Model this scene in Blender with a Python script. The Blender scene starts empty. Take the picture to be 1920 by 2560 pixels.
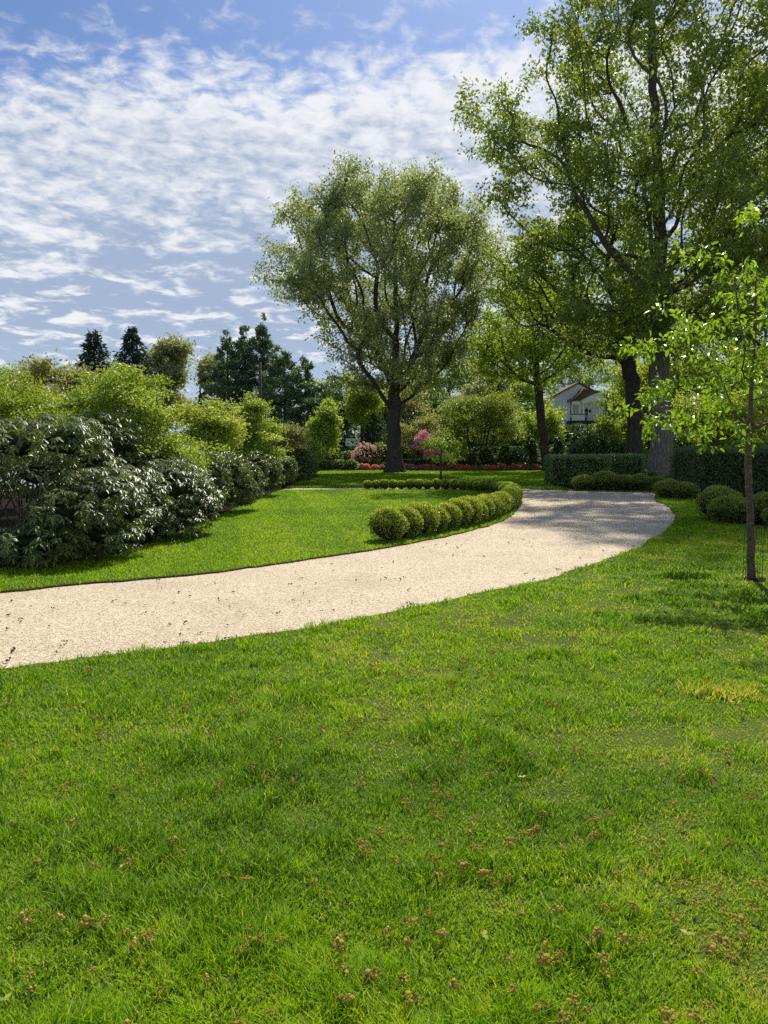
import bpy, math, random
import numpy as np
from mathutils import Vector, Matrix
from mathutils.geometry import tessellate_polygon

R = math.radians
rng = np.random.default_rng(11)
random.seed(5)
sc = bpy.context.scene
COL = sc.collection

# ------------------------------------------------------------------ camera geometry
F = 1923.0; CAMZ = 1.6; PITCH = math.atan(155 / F)
cp, sp = math.cos(PITCH), math.sin(PITCH)

def ray(px, py):
    u = (px - 960) / F; v = (1280 - py) / F
    return np.array([u, v * sp + cp, v * cp - sp])

def G(px, py, z=0.0):
    d = ray(px, py); t = (z - CAMZ) / d[2]
    return np.array([d[0] * t, d[1] * t, z])

def P(px, py, Y):
    d = ray(px, py); t = Y / d[1]
    return np.array([d[0] * t, Y, CAMZ + d[2] * t])

def M(Y):            # metres per photo pixel at depth Y
    return Y / F

S = 1.15732          # 1659-wide measurements -> photo pixels

# ------------------------------------------------------------------ object helpers
def tag(o, label=None, cat=None, group=None, kind=None):
    if label: o['label'] = label
    if cat: o['category'] = cat
    if group: o['group'] = group
    if kind: o['kind'] = kind
    return o

def thing(name, label, cat, loc=(0, 0, 0), group=None, rz=0.0):
    o = bpy.data.objects.new(name, None); COL.objects.link(o)
    o.location = Vector([float(c) for c in loc]); o.rotation_euler = (0, 0, rz)
    o.empty_display_size = 0.2
    return tag(o, label, cat, group)

def link(name, mesh, parent=None, loc=None, rz=0.0, s=None):
    o = bpy.data.objects.new(name, mesh); COL.objects.link(o)
    if parent is not None: o.parent = parent
    if loc is not None: o.location = Vector([float(c) for c in loc])
    o.rotation_euler = (0, 0, rz)
    if s is not None: o.scale = (s, s, s) if not hasattr(s, '__len__') else s
    return o

class MB:
    """collects triangles and builds one mesh"""
    def __init__(self):
        self.v = []; self.t = []; self.m = []; self.a = []; self.n = 0
    def add(self, v, t, mat=0, attr=0.5):
        v = np.asarray(v, np.float32).reshape(-1, 3); t = np.asarray(t, np.int64).reshape(-1, 3)
        self.v.append(v); self.t.append(t + self.n)
        self.m.append(np.full(len(t), mat, np.int32) if np.isscalar(mat) else np.asarray(mat, np.int32))
        self.a.append(np.full(len(v), attr, np.float32) if np.isscalar(attr) else np.asarray(attr, np.float32))
        self.n += len(v)
    def mesh(self, name, mats, smooth=False):
        me = bpy.data.meshes.new(name)
        v = np.concatenate(self.v); t = np.concatenate(self.t); m = np.concatenate(self.m); a = np.concatenate(self.a)
        me.vertices.add(len(v)); me.vertices.foreach_set('co', v.ravel())
        me.loops.add(len(t) * 3); me.loops.foreach_set('vertex_index', t.ravel().astype(np.int32))
        me.polygons.add(len(t))
        me.polygons.foreach_set('loop_start', np.arange(0, len(t) * 3, 3, dtype=np.int32))
        me.polygons.foreach_set('loop_total', np.full(len(t), 3, np.int32))
        me.polygons.foreach_set('material_index', m)
        me.polygons.foreach_set('use_smooth', np.full(len(t), smooth, bool))
        at = me.attributes.new('v', 'FLOAT', 'POINT'); at.data.foreach_set('value', a)
        for mt in (mats if isinstance(mats, (list, tuple)) else [mats]): me.materials.append(mt)
        me.update(calc_edges=True); me.validate(verbose=False)
        return me
    def box(self, x0, x1, y0, y1, z0, z1, mat=0, attr=0.5):
        v = [(x, y, z) for z in (z0, z1) for y in (y0, y1) for x in (x0, x1)]
        q = [(0, 2, 3, 1), (4, 5, 7, 6), (0, 1, 5, 4), (2, 6, 7, 3), (0, 4, 6, 2), (1, 3, 7, 5)]
        t = []
        for a, b, c, d in q: t += [(a, b, c), (a, c, d)]
        self.add(v, t, mat, attr)
    def prism(self, poly, y0, y1, mat=0):     # polygon in x,z extruded along y
        n = len(poly)
        v = [(x, y0, z) for x, z in poly] + [(x, y1, z) for x, z in poly]
        tr = tessellate_polygon([[Vector((x, z, 0)) for x, z in poly]])
        t = [tuple(q) for q in tr] + [(c + n, b + n, a + n) for a, b, c in tr]
        for i in range(n):
            j = (i + 1) % n
            t += [(i, j, j + n), (i, j + n, i + n)]
        self.add(v, t, mat)
    def tube(self, pts, rad, sides=6, mat=0, attr=0.5, cap=True):
        pts = np.asarray(pts, float); rad = np.asarray(rad, float) * np.ones(len(pts)); n = len(pts)
        tan = np.gradient(pts, axis=0); tan /= np.linalg.norm(tan, axis=1)[:, None] + 1e-9
        ref = np.array([1.0, 0, 0]) if abs(tan[0][0]) < .8 else np.array([0, 1.0, 0])
        ang = np.arange(sides) * 2 * math.pi / sides
        ca, sa = np.cos(ang)[:, None], np.sin(ang)[:, None]
        vs = []
        for i in range(n):
            x = ref - tan[i] * np.dot(ref, tan[i]); x /= np.linalg.norm(x) + 1e-9; ref = x
            y = np.cross(tan[i], x)
            vs.append(pts[i] + rad[i] * (ca * x + sa * y))
        v = np.concatenate(vs)
        k = np.arange(sides); k2 = (k + 1) % sides
        ts = []
        for i in range(n - 1):
            a = i * sides
            ts.append(np.stack([a + k, a + k2, a + sides + k2], 1)); ts.append(np.stack([a + k, a + sides + k2, a + sides + k], 1))
        if cap and sides > 2:
            b = (n - 1) * sides
            ts.append(np.array([(b, b + i, b + i + 1) for i in range(1, sides - 1)]))
            ts.append(np.array([(0, i + 1, i) for i in range(1, sides - 1)]))
        self.add(v, np.concatenate(ts), mat, attr)

def unit(a):
    return a / (np.linalg.norm(a, axis=-1, keepdims=True) + 1e-9)

def rdir(n):
    return unit(rng.normal(size=(n, 3)))

def vnoise(p, seed=0.0):
    """smooth value noise in 0..1; p (N,2) or (N,3)"""
    p = np.asarray(p, float)
    if p.shape[1] == 2: p = np.concatenate([p, np.zeros((len(p), 1))], 1)
    i = np.floor(p); f = p - i; f = f * f * (3 - 2 * f)
    out = np.zeros(len(p))
    for dx in (0, 1):
        for dy in (0, 1):
            for dz in (0, 1):
                q = i + (dx, dy, dz)
                h = np.sin(q @ np.array([127.1, 311.7, 74.7]) + seed * 17.3) * 43758.5453
                h = h - np.floor(h)
                w = np.where(dx, f[:, 0], 1 - f[:, 0]) * np.where(dy, f[:, 1], 1 - f[:, 1]) * np.where(dz, f[:, 2], 1 - f[:, 2])
                out += h * w
    return out

def fbm(p, seed=0.0, o=3):
    p = np.asarray(p, float); s = 0; a = 1; t = 0
    for k in range(o):
        s = s + a * vnoise(p * 2 ** k, seed + k); t += a; a *= .5
    return s / t

def leaves(mb, c, a, n, L, W, mat=0, attr=0.5, fold=.18, curl=.12, fine=False):
    """one leaf blade per row: base c, axis a, face normal n"""
    N = len(c); a = unit(a); n = unit(n - a * np.sum(a * n, 1)[:, None]); s = np.cross(a, n)
    L = (np.ones(N) * L)[:, None]; W = (np.ones(N) * W)[:, None]
    if not fine:
        v = np.stack([c, c + a * L * .48 + s * W * .5 + n * W * fold, c + a * L - n * L * curl, c + a * L * .48 - s * W * .5 + n * W * fold], 1)
        f = np.array([(0, 1, 2), (0, 2, 3)])
    else:
        v = np.stack([c,
                      c + a * L * .28 + s * W * .42 + n * W * fold, c + a * L * .62 + s * W * .44 + n * (W * fold - L * curl * .35),
                      c + a * L - n * L * curl,
                      c + a * L * .62 - s * W * .44 + n * (W * fold - L * curl * .35), c + a * L * .28 - s * W * .42 + n * W * fold,
                      c + a * L * .30, c + a * L * .64 - n * L * curl * .35], 1)
        f = np.array([(0, 1, 6), (1, 2, 7), (1, 7, 6), (2, 3, 7), (0, 6, 5), (6, 7, 4), (6, 4, 5), (7, 3, 4)])
    k = v.shape[1]
    t = (f[None] + (np.arange(N) * k)[:, None, None]).reshape(-1, 3)
    at = attr if np.isscalar(attr) else np.repeat(attr, k)
    mb.add(v.reshape(-1, 3), t, mat, at)

def icosphere(sub=2):
    import bmesh
    bm = bmesh.new(); bmesh.ops.create_icosphere(bm, subdivisions=sub, radius=1)
    v = np.array([x.co[:] for x in bm.verts]); t = np.array([[x.index for x in f.verts] for f in bm.faces]); bm.free()
    return v, t
ICO1 = icosphere(1); ICO2 = icosphere(2); ICO3 = icosphere(3)

# ------------------------------------------------------------------ materials
def newmat(name):
    m = bpy.data.materials.new(name); m.use_nodes = True
    nt = m.node_tree; nt.nodes.clear()
    return m, nt, nt.nodes, nt.links

def ramp(nodes, stops):
    r = nodes.new('ShaderNodeValToRGB'); e = r.color_ramp.elements
    while len(e) < len(stops): e.new(.5)
    for k, (p, c) in enumerate(stops):
        e[k].position = p; e[k].color = (c[0], c[1], c[2], 1)
    return r

def softnormal(N, L, g, b, k):
    a = N.new('ShaderNodeVectorMath'); a.operation = 'ADD'; a.inputs[1].default_value = (0, 0, k)
    n = N.new('ShaderNodeVectorMath'); n.operation = 'NORMALIZE'
    L.new(g.outputs['Normal'], a.inputs[0]); L.new(a.outputs[0], n.inputs[0]); L.new(n.outputs[0], b.inputs['Normal'])

def leafmat(name, cols, rough=.45, transl=.4, glow=(1.25, 1.25, .55), spec=.4, jit=.5, gain=1.0):
    """cols: dark -> light -> accent; colour mixes per-leaf randomness with the clump attribute v"""
    m, nt, N, L = newmat(name)
    g = N.new('ShaderNodeNewGeometry'); at = N.new('ShaderNodeAttribute'); at.attribute_name = 'v'
    mx = N.new('ShaderNodeMix'); mx.data_type = 'FLOAT'; mx.inputs[0].default_value = jit
    L.new(at.outputs['Fac'], mx.inputs[2]); L.new(g.outputs['Random Per Island'], mx.inputs[3])
    n = len(cols)
    r = ramp(N, [(k / max(1, n - 1), tuple(min(.92, q * gain) for q in c)) for k, c in enumerate(cols)])
    L.new(mx.outputs[0], r.inputs[0])
    b = N.new('ShaderNodeBsdfPrincipled'); b.inputs['Roughness'].default_value = rough
    b.inputs['Specular IOR Level'].default_value = spec
    L.new(r.outputs[0], b.inputs['Base Color'])
    out = N.new('ShaderNodeOutputMaterial')
    if transl > 0: softnormal(N, L, g, b, .55)
    if transl > 0:
        tr = N.new('ShaderNodeBsdfTranslucent'); mu = N.new('ShaderNodeMix'); mu.data_type = 'RGBA'; mu.blend_type = 'MULTIPLY'
        mu.inputs[0].default_value = 1; mu.inputs[7].default_value = (*glow, 1)
        L.new(r.outputs[0], mu.inputs[6]); L.new(mu.outputs[2], tr.inputs[0])
        ms = N.new('ShaderNodeMixShader'); ms.inputs[0].default_value = transl
        L.new(b.outputs[0], ms.inputs[1]); L.new(tr.outputs[0], ms.inputs[2]); L.new(ms.outputs[0], out.inputs[0])
    else:
        L.new(b.outputs[0], out.inputs[0])
    return m

def noisemat(name, stops, scale=8, rough=.85, bump=0.0, bscale=None, stretch=(1, 1, 1), detail=6, dist=.05, metal=0, spec=.3):
    m, nt, N, L = newmat(name)
    tc = N.new('ShaderNodeTexCoord'); mp = N.new('ShaderNodeMapping'); mp.inputs['Scale'].default_value = stretch
    L.new(tc.outputs['Object'], mp.inputs[0])
    no = N.new('ShaderNodeTexNoise'); no.inputs['Scale'].default_value = scale; no.inputs['Detail'].default_value = detail
    L.new(mp.outputs[0], no.inputs['Vector'])
    r = ramp(N, stops); L.new(no.outputs['Fac'], r.inputs[0])
    b = N.new('ShaderNodeBsdfPrincipled'); b.inputs['Roughness'].default_value = rough
    b.inputs['Specular IOR Level'].default_value = spec; b.inputs['Metallic'].default_value = metal
    L.new(r.outputs[0], b.inputs['Base Color'])
    if bump:
        n2 = N.new('ShaderNodeTexNoise'); n2.inputs['Scale'].default_value = bscale or scale * 3; n2.inputs['Detail'].default_value = 5
        L.new(mp.outputs[0], n2.inputs['Vector'])
        bp = N.new('ShaderNodeBump'); bp.inputs['Strength'].default_value = bump; bp.inputs['Distance'].default_value = dist
        L.new(n2.outputs['Fac'], bp.inputs['Height']); L.new(bp.outputs[0], b.inputs['Normal'])
    out = N.new('ShaderNodeOutputMaterial'); L.new(b.outputs[0], out.inputs[0])
    return m

MAT = {}
MAT['bark'] = noisemat('dark_bark', [(.3, (.035, .029, .024)), (.55, (.085, .072, .06)), (.75, (.17, .15, .125))], 3.5, .95, .9, 5, (5, 5, .8), dist=.08, spec=.1)
MAT['bark_grey'] = noisemat('grey_bark', [(.3, (.10, .085, .068)), (.5, (.27, .235, .19)), (.75, (.44, .39, .33))], 3.5, .95, 1.0, 5, (6, 6, .7), dist=.1, spec=.1)
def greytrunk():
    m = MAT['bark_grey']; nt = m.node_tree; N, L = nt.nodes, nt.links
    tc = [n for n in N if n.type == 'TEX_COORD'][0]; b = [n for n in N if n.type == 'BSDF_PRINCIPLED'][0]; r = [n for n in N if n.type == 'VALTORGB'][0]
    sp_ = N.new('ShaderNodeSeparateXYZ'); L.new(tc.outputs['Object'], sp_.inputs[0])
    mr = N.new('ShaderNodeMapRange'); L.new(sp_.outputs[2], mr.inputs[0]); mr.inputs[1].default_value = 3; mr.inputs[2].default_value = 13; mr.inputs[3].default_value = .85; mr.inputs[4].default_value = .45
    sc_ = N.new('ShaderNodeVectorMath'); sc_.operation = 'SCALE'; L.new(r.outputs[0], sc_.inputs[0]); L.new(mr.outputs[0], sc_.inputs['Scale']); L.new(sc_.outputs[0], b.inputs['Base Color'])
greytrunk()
MAT['bark_young'] = noisemat('young_bark', [(.3, (.06, .045, .034)), (.55, (.15, .115, .085)), (.8, (.28, .22, .17))], 9, .85, .6, 20, (2, 2, 5), dist=.01, spec=.2)
MAT['twig'] = noisemat('shrub_stem', [(.3, (.06, .045, .035)), (.7, (.16, .12, .09))], 12, .9, .3)
MAT['pine_bark'] = noisemat('pine_bark', [(.3, (.02, .017, .015)), (.7, (.06, .05, .042))], 4, .95, .6, 8, (4, 4, 1))
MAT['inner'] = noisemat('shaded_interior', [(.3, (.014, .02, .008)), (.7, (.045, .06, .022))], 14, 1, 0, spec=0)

MAT['oak_far'] = leafmat('spring_oak_leaf', [(.085, .12, .055), (.18, .215, .09), (.31, .31, .16)], .5, .50, (1.2, 1.15, .6), gain=2.08)
MAT['oak_big'] = leafmat('oak_leaf', [(.060, .100, .026), (.145, .19, .034), (.30, .29, .065)], .45, .50, (1.25, 1.25, .5), gain=1.78)
MAT['oak_mid'] = leafmat('maple_leaf', [(.10, .15, .035), (.20, .27, .05), (.33, .37, .08)], .5, .52, (1.3, 1.25, .5), gain=1.75)
MAT['young'] = leafmat('cherry_leaf', [(.08, .15, .018), (.17, .28, .024), (.30, .40, .035)], .32, .52, (1.5, 1.4, .4), spec=.42, gain=1.43)
MAT['bright'] = leafmat('bright_green_leaf', [(.09, .14, .026), (.19, .26, .038), (.33, .37, .06)], .45, .48, (1.3, 1.2, .35), gain=1.75)
MAT['maple'] = leafmat('layered_maple_leaf', [(.06, .10, .02), (.15, .20, .03), (.30, .32, .045)], .5, .48, (1.3, 1.2, .4), gain=1.7)
MAT['yellow'] = leafmat('yellow_green_leaf', [(.11, .15, .03), (.22, .27, .045), (.36, .37, .08)], .5, .48, (1.2, 1.15, .45), gain=1.82)
MAT['olive'] = leafmat('olive_leaf', [(.085, .10, .035), (.17, .17, .06), (.27, .24, .10)], .5, .45, gain=2.08)
MAT['pale'] = leafmat('pale_leaf', [(.16, .19, .08), (.28, .30, .13), (.38, .37, .19)], .5, .45, (1.1, 1.1, .7), gain=1.45)
MAT['dark'] = leafmat('dark_evergreen_leaf', [(.022, .042, .020), (.045, .078, .028), (.09, .125, .04)], .5, .25, gain=2.21)
MAT['wood'] = leafmat('woodland_leaf', [(.065, .11, .04), (.14, .20, .06), (.25, .28, .10)], .5, .48, gain=1.88)
MAT['rhodo'] = leafmat('rhododendron_leaf', [(.040, .062, .020), (.085, .115, .034), (.19, .215, .065)], .40, .25, (1.4, 1.3, .3), spec=.42, gain=1.91)
MAT['box'] = leafmat('boxwood_leaf', [(.045, .072, .012), (.14, .18, .02), (.34, .37, .04)], .38, .38, (1.3, 1.2, .35), spec=.5, gain=2.40)
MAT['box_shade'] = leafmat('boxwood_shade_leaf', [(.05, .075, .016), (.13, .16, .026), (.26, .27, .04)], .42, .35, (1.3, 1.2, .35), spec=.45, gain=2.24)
MAT['yew'] = leafmat('yew_leaf', [(.03, .05, .020), (.062, .09, .030), (.12, .15, .045)], .5, .25, spec=.25, gain=2.08)
MAT['laurel'] = leafmat('laurel_leaf', [(.035, .065, .018), (.075, .115, .028), (.15, .19, .05)], .30, .25, spec=.7, gain=2.34)
MAT['spruce'] = leafmat('spruce_needle', [(.012, .028, .022), (.026, .048, .034), (.05, .08, .045)], .6, .15, gain=1.80)
MAT['pine'] = leafmat('pine_needle', [(.025, .05, .032), (.06, .10, .052), (.14, .18, .08)], .5, .3, gain=2.34)
MAT['red'] = leafmat('azalea_bloom', [(.70, .10, .09), (.92, .30, .25), (.92, .58, .48)], .6, .45, (1.0, .8, .8))
MAT['pink'] = leafmat('pink_bloom', [(.85, .24, .40), (.92, .45, .56), (.92, .70, .72)], .6, .35, (1.1, .95, .95))
MAT['salmon'] = leafmat('pale_pink_bloom', [(.68, .42, .30), (.86, .56, .48), (.92, .74, .62)], .6, .35, (1.1, .95, .9))
MAT['catkin'] = leafmat('dry_catkin', [(.14, .095, .02), (.43, .31, .055), (.66, .51, .14)], .9, 0, spec=.1)
MAT['speck'] = leafmat('dried_leaf', [(.035, .02, .015), (.08, .045, .03), (.14, .085, .05)], .8, 0, spec=.1)
MAT['fallen'] = leafmat('fallen_leaf', [(.35, .40, .02), (.45, .50, .03)], .5, .4)
MAT['stone'] = noisemat('garden_wall_stone', [(.3, (.04, .032, .027)), (.7, (.13, .105, .085))], 5, .9, .6)
MAT['mulch'] = noisemat('mulch', [(.3, (.010, .007, .005)), (.7, (.035, .025, .018))], 30, 1, .8, 60, dist=.03, spec=.05)
MAT['soil'] = noisemat('edge_soil', [(.3, (.05, .045, .02)), (.7, (.12, .11, .04))], 30, 1, .5, spec=.05)
MAT['white'] = noisemat('white_paint', [(.3, (.88, .88, .86)), (.7, (.94, .94, .92))], 6, .5)
MAT['steel'] = noisemat('galvanised_metal', [(.3, (.35, .36, .37)), (.7, (.5, .51, .52))], 20, .45, metal=.6)
MAT['wire'] = noisemat('dark_wire', [(.3, (.03, .035, .03)), (.7, (.06, .065, .055))], 20, .75, spec=.2)
MAT['pole'] = noisemat('weathered_pole_wood', [(.3, (.06, .05, .04)), (.7, (.14, .12, .10))], 8, .9, .3, None, (3, 3, .5))
MAT['grey'] = noisemat('grey_enamel', [(.3, (.42, .45, .47)), (.7, (.52, .55, .57))], 5, .4)
MAT['dark_glass'] = noisemat('dark_window', [(.3, (.012, .014, .018)), (.7, (.03, .035, .04))], 3, .12, spec=.6)
MAT['roofing'] = noisemat('brown_shingle', [(.3, (.10, .055, .038)), (.7, (.24, .14, .10))], 4, .85, .5, 9, (1, 1, 3))
MAT['trim_dark'] = noisemat('dark_trim', [(.3, (.02, .02, .02)), (.7, (.05, .05, .05))], 4, .6)
MAT['road'] = noisemat('pale_road', [(.3, (.30, .30, .31)), (.7, (.42, .42, .43))], 30, .9)

def siding():
    m, nt, N, L = newmat('white_siding')
    tc = N.new('ShaderNodeTexCoord'); w = N.new('ShaderNodeTexWave'); w.bands_direction = 'Z'; w.inputs['Scale'].default_value = 1.6
    w.inputs['Distortion'].default_value = .6; w.inputs['Detail'].default_value = 2
    L.new(tc.outputs['Object'], w.inputs['Vector'])
    r = ramp(N, [(0, (.76, .76, .76)), (.25, (.92, .92, .91)), (1, (.94, .94, .92))]); L.new(w.outputs['Fac'], r.inputs[0])
    b = N.new('ShaderNodeBsdfPrincipled'); b.inputs['Roughness'].default_value = .7; L.new(r.outputs[0], b.inputs['Base Color'])
    o = N.new('ShaderNodeOutputMaterial'); L.new(b.outputs[0], o.inputs[0])
    return m
MAT['siding'] = siding()

def lawnmat(name, blade=False):
    m, nt, N, L = newmat(name)
    ge = N.new('ShaderNodeNewGeometry')
    n1 = N.new('ShaderNodeTexNoise'); n1.inputs['Scale'].default_value = 1.1; n1.inputs['Detail'].default_value = 5; n1.inputs['Roughness'].default_value = .65
    n2 = N.new('ShaderNodeTexNoise'); n2.inputs['Scale'].default_value = 3.7; n2.inputs['Detail'].default_value = 4
    L.new(ge.outputs['Position'], n1.inputs['Vector']); L.new(ge.outputs['Position'], n2.inputs['Vector'])
    b = N.new('ShaderNodeBsdfPrincipled'); b.inputs['Roughness'].default_value = .6 if blade else .9
    b.inputs['Specular IOR Level'].default_value = .10 if blade else .1
    o = N.new('ShaderNodeOutputMaterial')
    if not blade:
        r = ramp(N, [(.3, (.05, .095, .010)), (.55, (.10, .15, .016)), (.75, (.16, .19, .035))])
        L.new(n1.outputs['Fac'], r.inputs[0]); L.new(r.outputs[0], b.inputs['Base Color'])
        n3 = N.new('ShaderNodeTexNoise'); n3.inputs['Scale'].default_value = 60; L.new(ge.outputs['Position'], n3.inputs['Vector'])
        bp = N.new('ShaderNodeBump'); bp.inputs['Strength'].default_value = .8; bp.inputs['Distance'].default_value = .03
        L.new(n3.outputs['Fac'], bp.inputs['Height']); L.new(bp.outputs[0], b.inputs['Normal'])
        L.new(b.outputs[0], o.inputs[0])
        return m
    softnormal(N, L, ge, b, 1.3)
    at = N.new('ShaderNodeAttribute'); at.attribute_name = 'v'
    base = ramp(N, [(0, (.055, .14, .005)), (.35, (.235, .43, .008)), (.65, (.43, .60, .012)), (.86, (.52, .53, .06)), (1, (.74, .66, .32))])
    # v carries the patch value plus per-blade scatter
    L.new(at.outputs['Fac'], base.inputs[0])
    tr = N.new('ShaderNodeBsdfTranslucent'); mu = N.new('ShaderNodeMix'); mu.data_type = 'RGBA'; mu.blend_type = 'MULTIPLY'
    mu.inputs[0].default_value = 1; mu.inputs[7].default_value = (1.35, 1.4, .4, 1)
    L.new(base.outputs[0], b.inputs['Base Color']); L.new(base.outputs[0], mu.inputs[6]); L.new(mu.outputs[2], tr.inputs[0])
    ms = N.new('ShaderNodeMixShader'); ms.inputs[0].default_value = .42
    L.new(b.outputs[0], ms.inputs[1]); L.new(tr.outputs[0], ms.inputs[2]); L.new(ms.outputs[0], o.inputs[0])
    return m
MAT['lawn'] = lawnmat('lawn_turf'); MAT['blade'] = lawnmat('grass_blade', True)

def gravelmat():
    m, nt, N, L = newmat('cream_gravel')
    ge = N.new('ShaderNodeNewGeometry')
    v = N.new('ShaderNodeTexVoronoi'); v.inputs['Scale'].default_value = 62; L.new(ge.outputs['Position'], v.inputs['Vector'])
    n = N.new('ShaderNodeTexNoise'); n.inputs['Scale'].default_value = .9; n.inputs['Detail'].default_value = 6; L.new(ge.outputs['Position'], n.inputs['Vector'])
    r = ramp(N, [(0, (.42, .30, .17)), (.2, (.68, .53, .35)), (.6, (.80, .65, .43)), (1, (.88, .77, .58))])
    sep = N.new('ShaderNodeSeparateColor'); L.new(v.outputs['Color'], sep.inputs[0]); L.new(sep.outputs[0], r.inputs[0])
    r2 = ramp(N, [(.25, (.80, .78, .75)), (.5, (.95, .94, .93)), (.75, (1, 1, 1))]); L.new(n.outputs['Fac'], r2.inputs[0])
    mu = N.new('ShaderNodeMix'); mu.data_type = 'RGBA'; mu.blend_type = 'MULTIPLY'; mu.inputs[0].default_value = 1
    L.new(r.outputs[0], mu.inputs[6]); L.new(r2.outputs[0], mu.inputs[7])
    b = N.new('ShaderNodeBsdfPrincipled'); b.inputs['Roughness'].default_value = .85; b.inputs['Specular IOR Level'].default_value = .2
    L.new(mu.outputs[2], b.inputs['Base Color'])
    bp = N.new('ShaderNodeBump'); bp.inputs['Strength'].default_value = .4; bp.inputs['Distance'].default_value = .008; bp.invert = True
    L.new(v.outputs['Distance'], bp.inputs['Height']); L.new(bp.outputs[0], b.inputs['Normal'])
    o = N.new('ShaderNodeOutputMaterial'); L.new(b.outputs[0], o.inputs[0])
    return m
MAT['gravel'] = gravelmat()
MAT['pebble'] = leafmat('cream_pebble', [(.46, .32, .17), (.80, .64, .41), (.88, .73, .49), (.94, .86, .68)], .8, 0, spec=.25, jit=.68)

# ------------------------------------------------------------------ ground layout
def GP(pts):      # points measured on the 1659-wide view -> ground xy
    return [tuple(G(x * S, y * S)[:2]) for x, y in pts]

near_edge = [(-420, 1492), (-200, 1468), (0, 1443), (200, 1420), (430, 1392), (620, 1363), (830, 1324), (1000, 1288), (1150, 1259), (1250, 1229), (1350, 1192), (1405, 1167), (1440, 1146), (1458, 1128), (1462, 1112), (1450, 1098), (1432, 1088), (1412, 1080), (1416, 1070), (1418, 1062.5)]
back_edge = [(1330, 1061.5), (1245, 1060), (1180, 1057), (1122, 1054.5), (1050, 1050.5), (900, 1051.5), (780, 1052.5), (600, 1054), (380, 1056), (200, 1058)]
island_px = [(-420, 1323), (-200, 1300), (0, 1278), (200, 1258), (430, 1239), (600, 1217), (800, 1187), (900, 1170), (1000, 1150), (1080, 1128), (1110, 1110), (1126, 1090), (1126, 1074), (1108, 1064), (1070, 1059), (1000, 1056.8), (900, 1056.4), (780, 1056.8), (600, 1058.2), (380, 1060.5), (150, 1063), (-700, 1100)]

def smooth_closed(pts, it=2, keep=None):
    p = np.array(pts, float)
    for _ in range(it):
        q = np.roll(p, -1, 0)
        p = np.stack([p * .75 + q * .25, p * .25 + q * .75], 1).reshape(-1, 2)
    return p
drive_xy = smooth_closed(GP(near_edge + back_edge) + [(-16, 34), (-16, 6.0)], 2)
def wander(p, a):
    f = vnoise(p * 1.9, 2) - .5 + .6 * (vnoise(p * 6.5, 8) - .5); t = np.roll(p, -1, 0) - np.roll(p, 1, 0)
    t = t / (np.linalg.norm(t, axis=1)[:, None] + 1e-9); return p + np.stack([t[:, 1], -t[:, 0]], 1) * (f * a)[:, None]
def dense(p, st=.12):
    out = []
    for a, b in zip(p, np.roll(p, -1, 0)):
        m = max(1, int(np.linalg.norm(b - a) / st)) if np.hypot(*a) < 32 else 1
        out.append(a + (b - a) * (np.arange(m) / m)[:, None])
    return np.concatenate(out)
drive_xy = wander(dense(drive_xy), .10)
island_xy = wander(dense(smooth_closed(GP(island_px), 2)), .09)
bed_px = [(-420, 1268), (-150, 1246), (0, 1228), (110, 1222), (210, 1203), (300, 1182), (380, 1155), (462, 1118), (530, 1090), (575, 1070), (604, 1060), (640, 1042), (690, 1030), (680, 1026), (600, 1024)]
bed_xy = np.array(GP(bed_px) + [(-14.4, 50), (-14.4, 14), (-9.5, 9.5)])
# the bed behind the far end of the drive (hedge blocks and mounds) and the far border under the wall
bedr_xy = np.array(GP([(1243, 1058.5), (1330, 1060.2), (1421, 1061.5), (1424, 1073), (1500, 1077), (1530, 1122), (1610, 1134), (1800, 1150), (2300, 1170), (2300, 1055), (1500, 1050), (1390, 1046), (1180, 1046)]))
far_xy = np.array([(-30, 61.2), (-2, 60.8), (20, 60.6), (34, 61.5), (60, 62), (60, 67.5), (-30, 67.5)])

def inpoly(x, y, poly):
    c = np.zeros(len(x), bool); n = len(poly); j = n - 1
    for i in range(n):
        xi, yi = poly[i]; xj, yj = poly[j]
        if yi != yj:
            c ^= ((yi > y) != (yj > y)) & (x < (xj - xi) * (y - yi) / (yj - yi) + xi)
        j = i
    return c

def slab(outer, holes, z, mat, drop=0.0):
    """flat sheet from polygons with a skirt of depth drop"""
    mb = MB(); loops = [outer] + holes
    vv = [Vector((p[0], p[1], 0)) for lp in loops for p in lp]
    tr = tessellate_polygon([[Vector((p[0], p[1], 0)) for p in lp] for lp in loops])
    v = np.array([(p.x, p.y, z) for p in vv]); t = []
    for a, b, c in tr:
        nz = (vv[b] - vv[a]).cross(vv[c] - vv[a]).z
        t.append((a, b, c) if nz > 0 else (a, c, b))
    mb.add(v, t)
    if drop:
        for lp in loops:
            n = len(lp); lp = np.array(lp)
            w = np.concatenate([np.c_[lp, np.full(n, z)], np.c_[lp, np.full(n, z - drop)]])
            k = np.arange(n); k2 = (k + 1) % n
            mb.add(w, np.concatenate([np.stack([k, k2, k2 + n], 1), np.stack([k, k2 + n, k + n], 1)]), 1)
    return mb

def struct(name, me):
    return tag(link(name, me), kind='structure')

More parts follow.
